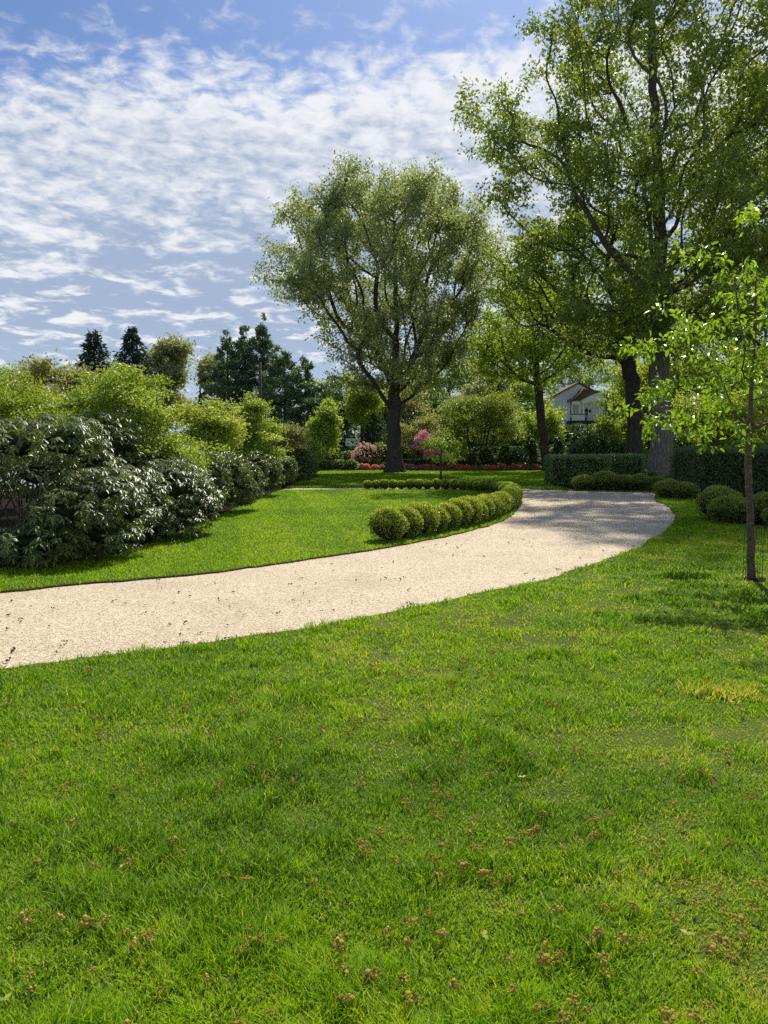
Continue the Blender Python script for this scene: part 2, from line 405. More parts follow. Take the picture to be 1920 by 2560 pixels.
struct('lawn', slab([(-90, -12), (90, -12), (90, 70.5), (-90, 70.5)], [list(map(tuple, drive_xy))], 0.0, None, .06).mesh('lawn', [MAT['lawn'], MAT['soil']]))
struct('island_lawn', slab(list(map(tuple, island_xy)), [], 0.002, None, .06).mesh('island_lawn', [MAT['lawn'], MAT['soil']]))
g = slab([tuple(p) for p in (drive_xy - drive_xy.mean(0)) * 1.02 + drive_xy.mean(0)], [], -0.022, None)
struct('gravel_drive', g.mesh('gravel_drive', MAT['gravel']))
struct('planting_bed', slab(list(map(tuple, bed_xy)), [], 0.012, None, .012).mesh('planting_bed', [MAT['mulch'], MAT['mulch']]))
struct('planting_bed', slab(list(map(tuple, bedr_xy)), [], 0.008, None, .008).mesh('planting_bed', [MAT['mulch'], MAT['mulch']]))
struct('planting_bed', slab(list(map(tuple, far_xy)), [], 0.008, None, .008).mesh('planting_bed', [MAT['mulch'], MAT['mulch']]))
mb = MB(); mb.add([(-60, -10, .02), (-14.6, -10, .02), (-14.6, 70, .02), (-60, 70, .02)], [(0, 1, 2), (0, 2, 3)])
struct('road', mb.mesh('road', MAT['road']))

def sstep(a, b, x):
    t = np.clip((x - a) / (b - a), 0, 1); return t * t * (3 - 2 * t)
def hill(x, y):
    x = np.asarray(x, float); y = np.asarray(y, float)
    return sstep(69, 128, y) * (1.0 + 3.7 * sstep(-4, 16, x)) + sstep(140, 700, y) * 6
gx = np.concatenate([np.linspace(-900, -100, 9), np.linspace(-90, 90, 61), np.linspace(100, 900, 9)])
gy = np.concatenate([np.linspace(-60, 60, 7), np.linspace(68, 180, 38), np.linspace(200, 1500, 14)])
X, Y = np.meshgrid(gx, gy); Z = hill(X, Y) - .07
nx, ny = len(gx), len(gy); ii = (np.arange(ny - 1)[:, None] * nx + np.arange(nx - 1)).ravel()
mb = MB(); mb.add(np.stack([X.ravel(), Y.ravel(), Z.ravel()], 1), np.concatenate([np.stack([ii, ii + 1, ii + nx + 1], 1), np.stack([ii, ii + nx + 1, ii + nx], 1)]))
struct('ground', mb.mesh('ground', MAT['lawn'], True))

# ------------------------------------------------------------------ grass blades
def lawn_mask(x, y):
    on = ~inpoly(x, y, drive_xy) | inpoly(x, y, island_xy)
    on &= ~inpoly(x, y, bed_xy) & ~inpoly(x, y, bedr_xy) & ~inpoly(x, y, far_xy) & (x > -14.5)
    return on

def patch(x, y):
    """0 lush .. 1 dry"""
    p = np.stack([x, y], 1)
    a = fbm(p * .9, 3, 4); b = fbm(p * 2.6, 9, 3)
    d = .45 * a + .55 * b
    dry = sstep(.50, .72, d) * np.where(inpoly(x, y, island_xy), .25, 1.0) * sstep(30, 6, np.hypot(x, y))
    dry = dry * (.75 + .5 * sstep(-1.5, 2.5, x))
    return dry, a

def grass():
    mb = MB()
    n = 860000
    pw = .22; u_ = rng.random(n); d = (1.55 ** pw + u_ * (66 ** pw - 1.55 ** pw)) ** (1 / pw); wide = rng.random(n) < .20; az = R(1) * np.where(wide, rng.uniform(34, 75, n) * np.where(rng.random(n) < .5, 1, -1), rng.uniform(-35, 35, n))
    x = d * np.sin(az); y = d * np.cos(az)
    k = lawn_mask(x + rng.normal(0, .022, n), y + rng.normal(0, .022, n)); x, y, d = x[k], y[k], d[k]; n = len(x)
    dry, lush = patch(x, y)
    p = np.stack([x, y], 1)
    tuft = fbm(p * 4.6, 21, 3); near = sstep(16, 8, d)
    keep = rng.random(n) > dry * .45 * near
    x, y, d, dry, lush, tuft, near, p = [q[keep] for q in (x, y, d, dry, lush, tuft, near, p)]; n = len(x)
    isl = inpoly(x, y, island_xy)
    h = (.025 + .032 * sstep(.42, .72, tuft)) * rng.uniform(.6, 1.35, n) * (1 - .45 * dry)
    h = np.where(isl | (d > 14), .036 * rng.uniform(.7, 1.3, n), h)
    w = np.maximum(.0044, d * .00125) * rng.uniform(.7, 1.2, n)
    w = np.where(np.abs(np.arctan2(x, y)) > R(35), w * 1.9, w)
    yaw = rng.uniform(0, 2 * math.pi, n)
    lean = np.stack([np.cos(yaw), np.sin(yaw), np.zeros(n)], 1) * (h * rng.uniform(.25, 1.1, n))[:, None]
    fl = fbm(p * 5.0, 33, 2) * 18.0
    lean += np.stack([np.cos(fl), np.sin(fl), np.zeros(n)], 1) * (h * .25)[:, None]
    fa = yaw + rng.normal(0, .9, n) + math.pi / 2
    s = np.stack([np.cos(fa), np.sin(fa), np.zeros(n)], 1) * (w * .5)[:, None]
    b = np.stack([x, y, np.full(n, -.004)], 1); up = np.array([0, 0, 1.0])
    m = b + lean * .35 + up * (h * .62)[:, None]; tip = b + lean + up * h[:, None]
    v = np.stack([b - s, b + s, m + s * .8, m - s * .8, tip], 1).reshape(-1, 3)
    f = np.array([(0, 1, 2), (0, 2, 3), (3, 2, 4)])
    t = (f[None] + (np.arange(n) * 5)[:, None, None]).reshape(-1, 3)
    # mown bands on the island lawn run away from the drive, sheen tinted in
    band = np.where(isl, .07 * np.sign(np.sin((x * .96 + y * .18) * 3.3)), 0)
    mid = fbm(p * .55, 5, 3)
    val = .18 + .55 * (mid - .2) + rng.normal(0, .19, n) + dry * .46 + .35 * (fbm(p * 7.0, 51, 2) - .5) * near * rng.uniform(.3, 1.3, n) + band - .10 * sstep(.5, .75, tuft) * near
    straw_glint = rng.random(n) < (.040 + .26 * dry) * np.where(isl | (d > 16), .08, 1)  # dry pale blades; the extra share puts glints into the blade colour
    val = np.where(straw_glint, rng.uniform(.84, 1.0, n), np.clip(val, 0, .83))
    val = np.where(isl, np.clip(val, .15, .68) + .04, val)
    mb.add(v, t, 0, np.repeat(val, 5))
    o = link('grass', mb.mesh('grass', MAT['blade']))
    tag(o, 'mown green lawn grass with worn and yellowed patches in front of the gravel drive', 'grass', kind='stuff')
grass()

def pebbles():
    mb = MB(); n = 300000
    d = np.exp(rng.uniform(math.log(5.0), math.log(34), n)); az = R(1) * rng.uniform(-37, 37, n)
    x = d * np.sin(az); y = d * np.cos(az)
    k = inpoly(x, y, drive_xy) & ~inpoly(x, y, island_xy); x, y, d = x[k], y[k], d[k]; n = len(x)
    r = np.maximum(.006, d * .0006) * rng.uniform(.6, 1.5, n)
    c = np.stack([x, y, np.full(n, -.022)], 1)
    a0 = rng.uniform(0, 6.28, n); ring = []
    for q in range(4):
        a = a0 + q * math.pi / 2 + rng.normal(0, .25, n); rr = r * rng.uniform(.75, 1.25, n)
        ring.append(c + np.stack([np.cos(a) * rr, np.sin(a) * rr, r * rng.uniform(.0, .45, n)], 1))
    top = c + np.stack([rng.normal(0, .3, n) * r, rng.normal(0, .3, n) * r, r * rng.uniform(.3, .65, n)], 1)
    v = np.stack(ring + [top], 1).reshape(-1, 3)
    f = np.array([(0, 1, 4), (1, 2, 4), (2, 3, 4), (3, 0, 4)])
    dr = np.clip(.5 + 1.5 * (fbm(np.stack([x * .55, y * 1.1], 1), 14, 4) - .5), 0, 1)
    mb.add(v, (f[None] + (np.arange(n) * 5)[:, None, None]).reshape(-1, 3), 0, np.repeat(dr, 5))
    o = link('gravel', mb.mesh('gravel', MAT['pebble']))
    tag(o, 'loose cream and tan pebbles covering the curving drive', 'gravel', kind='stuff')
pebbles()

# ------------------------------------------------------------------ trees
def profile_from_px(base_px, Yd, prof):
    """[(py, pxl, pxr)] on the photo -> local heights and extents"""
    b = G(*base_px); b = P(base_px[0], base_px[1], Yd)
    rows = []
    for py, l, r in prof:
        a = P(l, py, Yd); c = P(r, py, Yd)
        rows.append((a[2], a[0], c[0]))
    rows.sort(); return np.array(rows)

def crown_points(rows, n, x0, depth=.85, shell=.35, gap=.42, gscale=.35, seed=1):
    """points inside a crown whose outline is rows (z, xl, xr); x0 trunk axis x (world)"""
    out = []; tot = 0
    z0, z1 = rows[0, 0], rows[-1, 0]
    wmax = (rows[:, 2] - rows[:, 1]).max()
    while tot < n:
        m = n * 4
        z = rng.uniform(z0, z1, m)
        l = np.interp(z, rows[:, 0], rows[:, 1]); r = np.interp(z, rows[:, 0], rows[:, 2])
        half = (r - l) / 2; cx = (r + l) / 2
        ok = rng.random(m) < (half * 2 / wmax) ** 1.4
        z, half, cx = z[ok], half[ok], cx[ok]; m = len(z)
        rad = rng.random(m) ** (shell)
        th = rng.uniform(0, 2 * math.pi, m)
        hd = np.minimum(half, wmax * .5) * depth
        p = np.stack([cx + half * rad * np.cos(th), hd * rad * np.sin(th), z], 1)
        g = vnoise(p * gscale, seed)
        p = p[g > gap]
        out.append(p); tot += len(p)
    return np.concatenate(out)[:n]

def grow(trunk, trunk_r, targets, bf=.6, attach=0.0, expo=2.35, twig_r=None, jitter=.02, sm=2):
    """minimum-spanning branches from the trunk chain to every target; returns nodes, parents, radii, order"""
    trunk = np.asarray(trunk, float); nt = len(trunk); n = len(targets)
    pts = np.concatenate([trunk, targets]); par = np.full(nt + n, -1)
    par[1:nt] = np.arange(nt - 1)
    plen = np.zeros(nt + n)
    for i in range(1, nt): plen[i] = plen[i - 1] + np.linalg.norm(trunk[i] - trunk[i - 1])
    best = np.full(n, 1e9); bi = np.zeros(n, int)
    for i in range(nt):
        if trunk[i][2] < attach: continue
        dist = np.linalg.norm(targets - trunk[i], axis=1)
        down = np.clip(trunk[i][2] - targets[:, 2], 0, None) * 1.2
        c = dist + bf * (plen[i] + dist) + down
        k = c < best; best[k] = c[k]; bi[k] = i
    done = np.zeros(n, bool)
    for _ in range(n):
        j = int(np.argmin(np.where(done, 1e9, best))); done[j] = True
        q = nt + j; par[q] = bi[j]; dl = np.linalg.norm(pts[q] - pts[par[q]]); plen[q] = plen[par[q]] + dl
        dist = np.linalg.norm(targets - targets[j], axis=1)
        c = dist + bf * (plen[q] + dist) + np.clip(targets[j][2] - targets[:, 2], 0, None) * .5
        k = (c < best) & ~done; best[k] = c[k]; bi[k] = q
    # split long runs so they bend a little
    P_ = [p for p in pts]; pr = list(par)
    for q in range(nt, nt + n):
        a = pr[q]; dl = np.linalg.norm(P_[q] - P_[a]); m = int(dl // .9)
        if m:
            prev = a
            for k in range(1, min(m, 7) + 1):
                f = k / (min(m, 7) + 1)
                mid = P_[a] * (1 - f) + P_[q] * f + rng.normal(0, jitter * dl, 3)
                mid[2] -= .10 * dl * math.sin(math.pi * f) * (1 if q % 3 else .2)
                P_.append(mid); pr.append(prev); prev = len(P_) - 1
            pr[q] = prev
    pts = np.array(P_); par = np.array(pr); N = len(pts)
    kids = [[] for _ in range(N)]
    for i, a in enumerate(par):
        if a >= 0: kids[a].append(i)
    order = []; st = [0]
    while st:
        i = st.pop(); order.append(i); st.extend(kids[i])
    cnt = np.zeros(N)
    for i in reversed(order):
        cnt[i] = max(1.0, sum(cnt[c] for c in kids[i]))
    main = [max(k, key=lambda c: cnt[c]) if k else -1 for k in kids]
    for _ in range(sm):
        new = pts.copy()
        for i in range(nt, N):
            if main[i] >= 0 and par[i] >= 0: new[i] = pts[i] * .5 + .25 * (pts[par[i]] + pts[main[i]])
        pts = new
    R0 = trunk_r
    tip = R0 * cnt[nt - 1 if attach == 0 else 0] ** (-1 / expo) if twig_r is None else twig_r
    rad = tip * cnt ** (1 / expo)
    rad *= 1.0
    return pts, par, rad, kids, main, cnt, nt, tip

def branches(mb, pts, par, rad, kids, main, nt, sides=(12, 7, 4, 3), minr=0.0):
    N = len(pts); starts = [0] + [c for i in range(N) for c in kids[i] if c != main[i]]
    for s in starts:
        ch = [s]
        while main[ch[-1]] >= 0: ch.append(main[ch[-1]])
        p = [pts[i] for i in ch]; r = [rad[i] for i in ch]
        if par[s] >= 0:
            p = [pts[par[s]]] + p; r = [min(rad[par[s]], r[0] * 1.25)] + r
        if max(r) < minr or len(p) < 2: continue
        r = np.array(r); r[-1] *= .5
        k = sides[0] if r[0] > .16 else sides[1] if r[0] > .06 else sides[2] if r[0] > .025 else sides[3]
        mb.tube(np.array(p), r, k, cap=False)

def make_tree(name, label, cat, base_px, Yd, trunk_px, prof, ntar, trunk_r, leaf_mat, nleaf, leaf_len, spread, bark='bark', bf=.6, gap=.42, gscale=.35, clump=None,
              depth=.85, fork=None, seed=1, group=None, droop=.25, asp=.55, flare=1.35, fine=False, expo=2.35, shell=.4, tw=2.6, up=.25, vjit=.5, trunk_name='trunk', upright=0, lead=0.0):
    base = P(base_px[0], base_px[1], Yd); base[2] = max(0.0, min(base[2], 12)) if Yd > 69 else 0.0
    if Yd > 69: base[2] = float(hill(base[0], base[1])) - .1
    rows = profile_from_px(base_px, Yd, prof)
    rows[:, 0] -= base[2]; rows[:, 1:] -= base[0]
    tr = [np.array([0, 0, -.1])]
    for q in trunk_px: tr.append(P(q[0], q[1], Yd) - base)
    tr = np.array(tr)
    tt = np.linspace(0, 1, len(tr)); fine_t = np.linspace(0, 1, max(10, len(tr) * 4))
    # smooth trunk
    tr2 = np.stack([np.interp(fine_t, tt, tr[:, k]) for k in range(3)], 1)
    for _ in range(2): tr2[1:-1] = tr2[1:-1] * .5 + .25 * (tr2[:-2] + tr2[2:])
    tr2[1:-1, :2] += rng.normal(0, trunk_r * .10, (len(tr2) - 2, 2))
    if clump is None:
        wm = float((rows[:, 2] - rows[:, 1]).max()); clump = (max(12, ntar // 8), wm * .075, wm * .035)
    if clump:
        kc, csx, csz = clump
        cc = crown_points(rows, kc, 0, depth, shell, gap, gscale, seed)
        wgt = rng.uniform(.5, 1.6, kc); ii_ = rng.choice(kc, ntar, p=wgt / wgt.sum())
        targets = cc[ii_] + rng.normal(0, 1, (ntar, 3)) * np.array([csx, csx, csz]) * rng.uniform(.6, 1.2, kc)[ii_][:, None]
    else:
        targets = crown_points(rows, ntar, 0, depth, shell, gap, gscale, seed)
    fz = (P(base_px[0], fork, Yd)[2] - base[2]) if fork else rows[0, 0] * .8
    pts, par, rad, kids, main, cnt, nt, tip = grow(tr2, trunk_r, targets, bf, fz, expo)
    # trunk keeps its own taper below the fork
    zt = tr2[:, 2]; below = zt < fz
    for i in range(nt):
        if below[i]:
            rad[i] = trunk_r * (1.12 - .14 * zt[i] / max(fz, .1)) * (1 + (flare - 1) * math.exp(-max(zt[i], 0) / (trunk_r * 1.6)))
        else: rad[i] = max(rad[i], tip * 2)
    rad[:nt] = np.where(below, rad[:nt], np.minimum(rad[:nt], trunk_r))
    mb = MB(); branches(mb, pts, par, rad, kids, main, nt)
    root = thing(name, label, cat, base, group)
    link(trunk_name, mb.mesh(trunk_name, MAT[bark], True), root)
    # leaves around twigs
    tips = np.array([i for i in range(nt, len(pts)) if rad[i] < tip * tw])
    per = max(1, int(nleaf / len(tips)))
    di = unit(pts[tips] - pts[par[tips]])
    di2 = unit(di + np.array([0, 0, up]))
    tt_ = np.repeat(np.arange(len(tips)), per); n = len(tt_)
    off = rng.normal(0, 1, (n, 3)); off = off * (rng.random(n) ** .5)[:, None] * spread
    along = rng.uniform(-.8, 1.3, n)[:, None] * spread
    c = pts[tips][tt_] + off * np.array([1, 1, .85]) + di2[tt_] * along
    a = unit(rng.normal(0, 1, (n, 3)) + unit(off) * .8 + np.array([0, 0, -droop]))
    nn = rdir(n) + np.array([0, 0, .5])
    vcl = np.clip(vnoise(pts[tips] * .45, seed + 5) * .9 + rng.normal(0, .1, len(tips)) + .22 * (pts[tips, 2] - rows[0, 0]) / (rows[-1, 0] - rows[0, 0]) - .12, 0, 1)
    Lr = leaf_len * rng.uniform(.6, 1.3, n)
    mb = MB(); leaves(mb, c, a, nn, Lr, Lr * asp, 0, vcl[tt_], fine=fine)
    link('crown', mb.mesh('crown', MAT[leaf_mat]), root)
    return root

make_tree('oak_tree', 'tall fan-shaped oak with a thick dark trunk standing alone in the far lawn', 'tree', (985, 1180), 56,
          [(985, 1175), (985, 1100), (985, 1030), (988, 940), (990, 850), (990, 740), (986, 640), (985, 520)],
          [(446, 880, 1075), (462, 815, 1110), (490, 755, 1160), (525, 705, 1200), (565, 684, 1228), (610, 668, 1242), (650, 655, 1246), (695, 650, 1244), (725, 686, 1230), (770, 730, 1207), (800, 775, 1195), (850, 815, 1172), (880, 815, 1160), (920, 843, 1142), (960, 880, 1105), (1000, 925, 1040)],
          2100, .47, 'oak_far', 98000, .21, .34, clump=(560, .42, .42), bf=.8, expo=2.05, gap=.28, gscale=.42, fork=1045, seed=2, depth=.9, flare=1.6, up=.25)
make_tree('oak_tree', 'very tall oak with a broad grey trunk beside the clipped hedge block on the right', 'tree', (1660, 1192), 46,
          [(1657, 1180), (1652, 1100), (1648, 900), (1646, 720), (1652, 620), (1645, 450), (1635, 250), (1628, 60), (1625, -150)],
          [(-380, 1550, 1780), (-220, 1430, 1930), (0, 1368, 2030), (60, 1330, 2060), (150, 1312, 2090), (205, 1310, 2100), (235, 1180, 2110), (290, 1165, 2110), (340, 1215, 2115), (400, 1270, 2115), (440, 1262, 2110), (470, 1190, 2100), (520, 1230, 2090), (600, 1240, 2070), (690, 1250, 2040), (760, 1330, 1990), (830, 1450, 1900), (900, 1570, 1780)],
          2400, .58, 'oak_big', 108000, .25, .36, 'bark_grey', clump=(300, .95, .6), expo=2.0, bf=.65, gap=.36, gscale=.33, fork=780, seed=4, depth=.8, flare=1.5, up=.2, shell=.45)
make_tree('oak_tree', 'dark forking oak behind the clipped hedge, left of the grey-trunked oak', 'tree', (1587, 1186), 51,
          [(1587, 1180), (1586, 1060), (1578, 960), (1568, 900), (1550, 830), (1535, 760), (1520, 690)],
          [(560, 1400, 1600), (620, 1310, 1650), (700, 1240, 1690), (780, 1250, 1690), (830, 1330, 1670), (870, 1450, 1640), (900, 1530, 1620)],
          700, .47, 'oak_mid', 19000, .26, .32, clump=(80, .95, .5), expo=2.0, bf=.65, gap=.36, fork=985, seed=8, up=.2)
make_tree('oak_tree', 'slender leaning dark tree at the left of the white house', 'tree', (1368, 1176), 60,
          [(1368, 1170), (1358, 1090), (1346, 985), (1340, 910), (1334, 840), (1330, 770)],
          [(690, 1310, 1390), (740, 1230, 1450), (800, 1195, 1480), (860, 1192, 1490), (915, 1205, 1465), (940, 1250, 1415), (960, 1290, 1380)],
          800, .32, 'oak_mid', 21000, .25, .32, clump=(90, 1.0, .45), expo=2.0, bf=.65, gap=.34, fork=985, seed=9)
make_tree('oak_tree', 'dense green oak at the right edge behind the young cherry tree', 'tree', (1990, 1180), 54,
          [(1990, 1170), (1985, 1050), (1980, 900), (1970, 750), (1960, 600)],
          [(150, 1900, 2080), (300, 1830, 2150), (420, 1790, 2200), (560, 1770, 2200), (700, 1760, 2200), (800, 1770, 2180), (880, 1800, 2150), (960, 1860, 2100)],
          900, .5, 'oak_big', 36000, .27, .36, clump=(110, 1.1, .75), expo=2.0, bf=.5, gap=.36, fork=960, seed=13, depth=.7)
# ------------------------------------------------------------------ young tree in the foreground
def young_tree():
    Yd = 9.5
    return make_tree('young_tree', 'young cherry tree with bright green glossy leaves in the near lawn on the right', 'tree', (1881, 1449), Yd,
          [(1879, 1430), (1876, 1300), (1870, 1160), (1874, 1060), (1880, 960), (1886, 860), (1890, 720), (1896, 600)],
          [(500, 1880, 2020), (560, 1800, 2080), (620, 1740, 2130), (680, 1690, 2160), (750, 1650, 2180), (820, 1610, 2190), (870, 1580, 2190), (930, 1585, 2170), (1000, 1610, 2140), (1060, 1635, 2080), (1100, 1680, 2000)],
          240, .043, 'young', 5000, .080, .078, 'bark_young', clump=(46, .20, .10), bf=.35, gap=.30, gscale=1.3, fork=1120, seed=15, depth=.8, flare=1.25, fine=True, droop=.9, asp=.46, up=.1, expo=2.0, shell=.5, tw=3.0)
young_tree()
b = G(1881, 1449)
ring = [(b[0] + .17 * math.cos(a) * (1 + .2 * math.sin(3 * a)), b[1] + .17 * math.sin(a)) for a in np.linspace(0, 2 * math.pi, 25)[:-1]]
struct('planting_bed', slab(ring, [], .012, None, .012).mesh('planting_bed', [MAT['mulch'], MAT['mulch']]))
gt = thing('tree_guard', 'thin wire mesh guard around the foot of the young cherry trunk', 'tree guard', b)
mb = MB(); r = .112
for k in range(10):
    a = k * 2 * math.pi / 10
    mb.tube([(r * math.cos(a), r * math.sin(a), 0), (r * math.cos(a) * 1.03, r * math.sin(a) * 1.03, .66 + .02 * (k % 3))], .0022, 4)
link('upright_wire', mb.mesh('upright_wire', MAT['wire'], True), gt)
mb = MB()
for z in (.05, .13, .21, .29, .37, .45, .53, .61):
    mb.tube([(r * math.cos(a), r * math.sin(a), z + .005 * math.sin(3 * a)) for a in np.linspace(0, 2 * math.pi, 21)], .0016, 4, cap=False)
link('ring_wire', mb.mesh('ring_wire', MAT['wire'], True), gt)

# young sapling in the far lawn
make_tree('young_tree', 'thin young tree with a slim bare stem behind the boxwood row', 'tree', (1102, 1205), 37,
          [(1102, 1200), (1102, 1150), (1103, 1110), (1102, 1080), (1101, 1060)],
          [(1052, 1085, 1112), (1075, 1068, 1135), (1100, 1060, 1145), (1130, 1058, 1150), (1150, 1066, 1142), (1160, 1080, 1125)],
          130, .05, 'oak_mid', 1500, .11, .13, bf=.5, gap=.3, gscale=1.2, fork=1165, seed=16, expo=2.0)

# ------------------------------------------------------------------ small ornamental trees at the far border
make_tree('small_tree', 'small airy yellow-green tree just left of the basketball backboard', 'tree', (820, 1172), 63,
          [(820, 1165), (819, 1120), (818, 1080), (817, 1040)],
          [(1000, 798, 836), (1030, 786, 850), (1060, 780, 850), (1085, 778, 842), (1120, 780, 838), (1140, 790, 836)],
          300, .12, 'oak_mid', 14000, .22, .28, bf=.5, gap=.44, gscale=.9, fork=1140, seed=18)
make_tree('small_tree', 'leafy narrow yellow-green tree in front of the dark oak trunk near the white house', 'tree', (1535, 1178), 56,
          [(1535, 1160), (1535, 1100), (1535, 1040), (1533, 985)],
          [(972, 1530, 1548), (1000, 1524, 1566), (1040, 1518, 1576), (1080, 1504, 1582), (1110, 1495, 1575), (1135, 1510, 1560)],
          240, .10, 'yellow', 9000, .24, .26, bf=.5, gap=.36, gscale=1.0, fork=1150, seed=19)
make_tree('small_tree', 'low crooked crab-apple with yellow-green leaves behind the right yew hedge', 'tree', (1775, 1170), 52,
          [(1775, 1160), (1782, 1125), (1790, 1095), (1800, 1070)],
          [(985, 1730, 1850), (1010, 1700, 1900), (1050, 1690, 1920), (1085, 1690, 1910), (1110, 1705, 1880)],
          380, .18, 'yellow', 15000, .22, .3, bf=.5, gap=.48, gscale=.8, fork=1135, seed=20)
make_tree('small_tree', 'bright yellowish low tree at the foot of the slender leaning tree', 'tree', (1330, 1172), 68,
          [(1330, 1160), (1330, 1120), (1332, 1070)],
          [(1035, 1305, 1375), (1058, 1290, 1392), (1080, 1288, 1392), (1104, 1300, 1380)],
          260, .12, 'bright', 11000, .25, .3, bf=.5, gap=.44, gscale=.8, fork=1120, seed=22)
make_tree('small_tree', 'pale feathery willow-like tree rising behind the spreading maple', 'tree', (1215, 1150), 82,
          [(1215, 1120), (1215, 1060), (1215, 990)],
          [(925, 1195, 1240), (950, 1180, 1265), (985, 1165, 1275), (1020, 1170, 1280), (1060, 1180, 1270)],
          300, .2, 'pale', 14000, .3, .4, bf=.6, gap=.4, gscale=.6, fork=1060, seed=23, up=1.0)
make_tree('small_tree', 'yellow-leaved young oak between the lone oak trunk and the dark pines', 'tree', (905, 1165), 72,
          [(905, 1150), (905, 1090), (905, 1020)],
          [(955, 880, 930), (985, 862, 945), (1015, 860, 950), (1040, 868, 945), (1058, 885, 930)],
          260, .15, 'yellow', 9000, .28, .36, bf=.5, gap=.5, gscale=.6, fork=1080, seed=24)

# ------------------------------------------------------------------ trees behind on the left
make_tree('leafy_tree', 'pale olive round-topped tree just right of the two dark spruces', 'tree', (415, 1160), 78,
          [(415, 1120), (415, 1050), (415, 950)],
          [(856, 385, 440), (880, 372, 465), (920, 365, 475), (980, 365, 480), (1040, 370, 480)],
          420, .25, 'pale', 21000, .34, .5, bf=.5, gap=.4, gscale=.35, fork=1050, seed=30)
make_tree('leafy_tree', 'pale yellow-olive tree between the round-topped pale tree and the tall pines', 'tree', (500, 1160), 76,
          [(500, 1120), (500, 1050), (500, 950)],
          [(868, 480, 520), (890, 462, 540), (930, 455, 548), (990, 455, 545), (1040, 460, 540)],
          380, .25, 'pale', 18000, .34, .5, bf=.5, gap=.42, gscale=.35, fork=1050, seed=31)
make_tree('leafy_tree', 'thin brownish open-crowned tree above the shrubs at the left', 'tree', (150, 1180), 30,
          [(150, 1120), (150, 1040), (145, 970)],
          [(908, 80, 130), (925, 60, 200), (960, 50, 230), (1000, 70, 230), (1040, 90, 210)],
          260, .10, 'olive', 6500, .17, .22, bf=.5, gap=.45, gscale=.8, fork=1050, seed=32)
make_tree('leafy_tree', 'dark green tree at the far left edge of the view', 'tree', (10, 1160), 62,
          [(10, 1120), (10, 1050), (10, 970)],
          [(925, -30, 30), (945, -70, 75), (980, -90, 110), (1030, -90, 120), (1070, -80, 110)],
          420, .25, 'wood', 22000, .3, .45, bf=.5, gap=.4, gscale=.4, fork=1060, seed=33)

def conifer(name, label, px, top_py, Yd, wid, mat, style, seed=1, group=None, bottom=.12):
    base = P(px, 1150, Yd); base[2] = float(hill(base[0], Yd)) if Yd > 69 else 0.0
    H = P(px, top_py, Yd)[2] - base[2]; Rm = wid * M(Yd)
    root = thing(name, label, 'tree', base, group)
    mt = MB(); ml = MB()
    mt.tube([(0, 0, -.1), (.05, 0, H * .5), (0, .03, H * .98)], [H * .017, H * .011, .02], 7)
    C, A, NN, LL, VV = [], [], [], [], []
    z = H * bottom
    lev = 0
    while z < H * .985:
        f = z / H
        if style == 'spruce':
            rr = Rm * (1 - f) ** .85 + .12; nb = 9; dz = .42
        else:
            rr = Rm * (.55 + .45 * math.sin(min(1, f * 1.1) * math.pi)) * (1 if f < .66 else max(.16, ((1 - f) / .34) ** .7 * .9)) * rng.uniform(.65, 1.1); nb = 7; dz = rng.uniform(.36, .66)
        a0 = rng.uniform(0, 6.28)
        for k in range(nb):
            a = a0 + k * 2 * math.pi / nb + rng.normal(0, .2); r = rr * rng.uniform(.6, 1.12)
            if style != 'spruce':
                r *= rng.uniform(.35, 1.15)
                if rng.random() < .12: continue
            m = 5; t = np.linspace(0, 1, m); zb = z + (rng.normal(0, .38) if style != 'spruce' else rng.normal(0, .10))
            sag = (-.30 * t + .22 * t * t) if style == 'spruce' else (.18 * t + .12 * t * t)
            p = np.stack([np.cos(a) * r * t, np.sin(a) * r * t, zb + r * sag], 1)
            if r > .5: mt.tube(p, np.linspace(.012 * r + .012, .008, m), 3, cap=False)
            # needle sprays along the bough
            if style == 'spruce':
                n = int(16 * r + 8); tt = rng.random(n) ** .7; L = .42
            else:
                n = int(58 * r + 16); tt = .35 + .75 * rng.random(n) ** .6; L = .34
            pos = np.stack([np.interp(tt, t, p[:, q]) for q in range(3)], 1)
            side = rng.normal(0, .16 * r if style != 'spruce' else .10 * r, n)
            pos += np.stack([-np.sin(a) * side, np.cos(a) * side, rng.normal(0, .09 if style != 'spruce' else .09, n) - (.12 * (tt) if style == 'spruce' else 0)], 1)
            out = np.array([math.cos(a), math.sin(a), 0])
            if style == 'spruce':
                ax = out * .7 + rng.normal(0, .5, (n, 3)) + np.array([0, 0, -.35])
            else:
                ax = out * .45 + rng.normal(0, .75, (n, 3)) + np.array([0, 0, .45])
            C.append(pos); A.append(ax); LL.append(np.full(n, L) * rng.uniform(.6, 1.2, n)); VV.append(np.full(n, np.clip(rng.normal(.4, .2), 0, 1)))
        z += dz; lev += 1
    C = np.concatenate(C); A = np.concatenate(A); LL = np.concatenate(LL); VV = np.concatenate(VV)
    leaves(ml, C, A, rdir(len(C)) + np.array([0, 0, .4]), LL, LL * .36, 0, VV)
    link('trunk', mt.mesh('trunk', MAT['pine_bark'], True), root)
    link('crown', ml.mesh('crown', MAT[mat]), root)
    return root
conifer('spruce_tree', 'left of two dark pointed spruces on the skyline', 243, 818, 70, 135, 'spruce', 'spruce')
conifer('spruce_tree', 'right of two dark pointed spruces on the skyline, beside the pale round tree', 338, 814, 70, 130, 'spruce', 'spruce')
conifer('pine_tree', 'leftmost tall dark pine behind the utility pole', 572, 826, 70, 80, 'pine', 'pine')
conifer('pine_tree', 'tall dark pine in the middle of the group behind the utility pole', 613, 812, 71, 78, 'pine', 'pine')
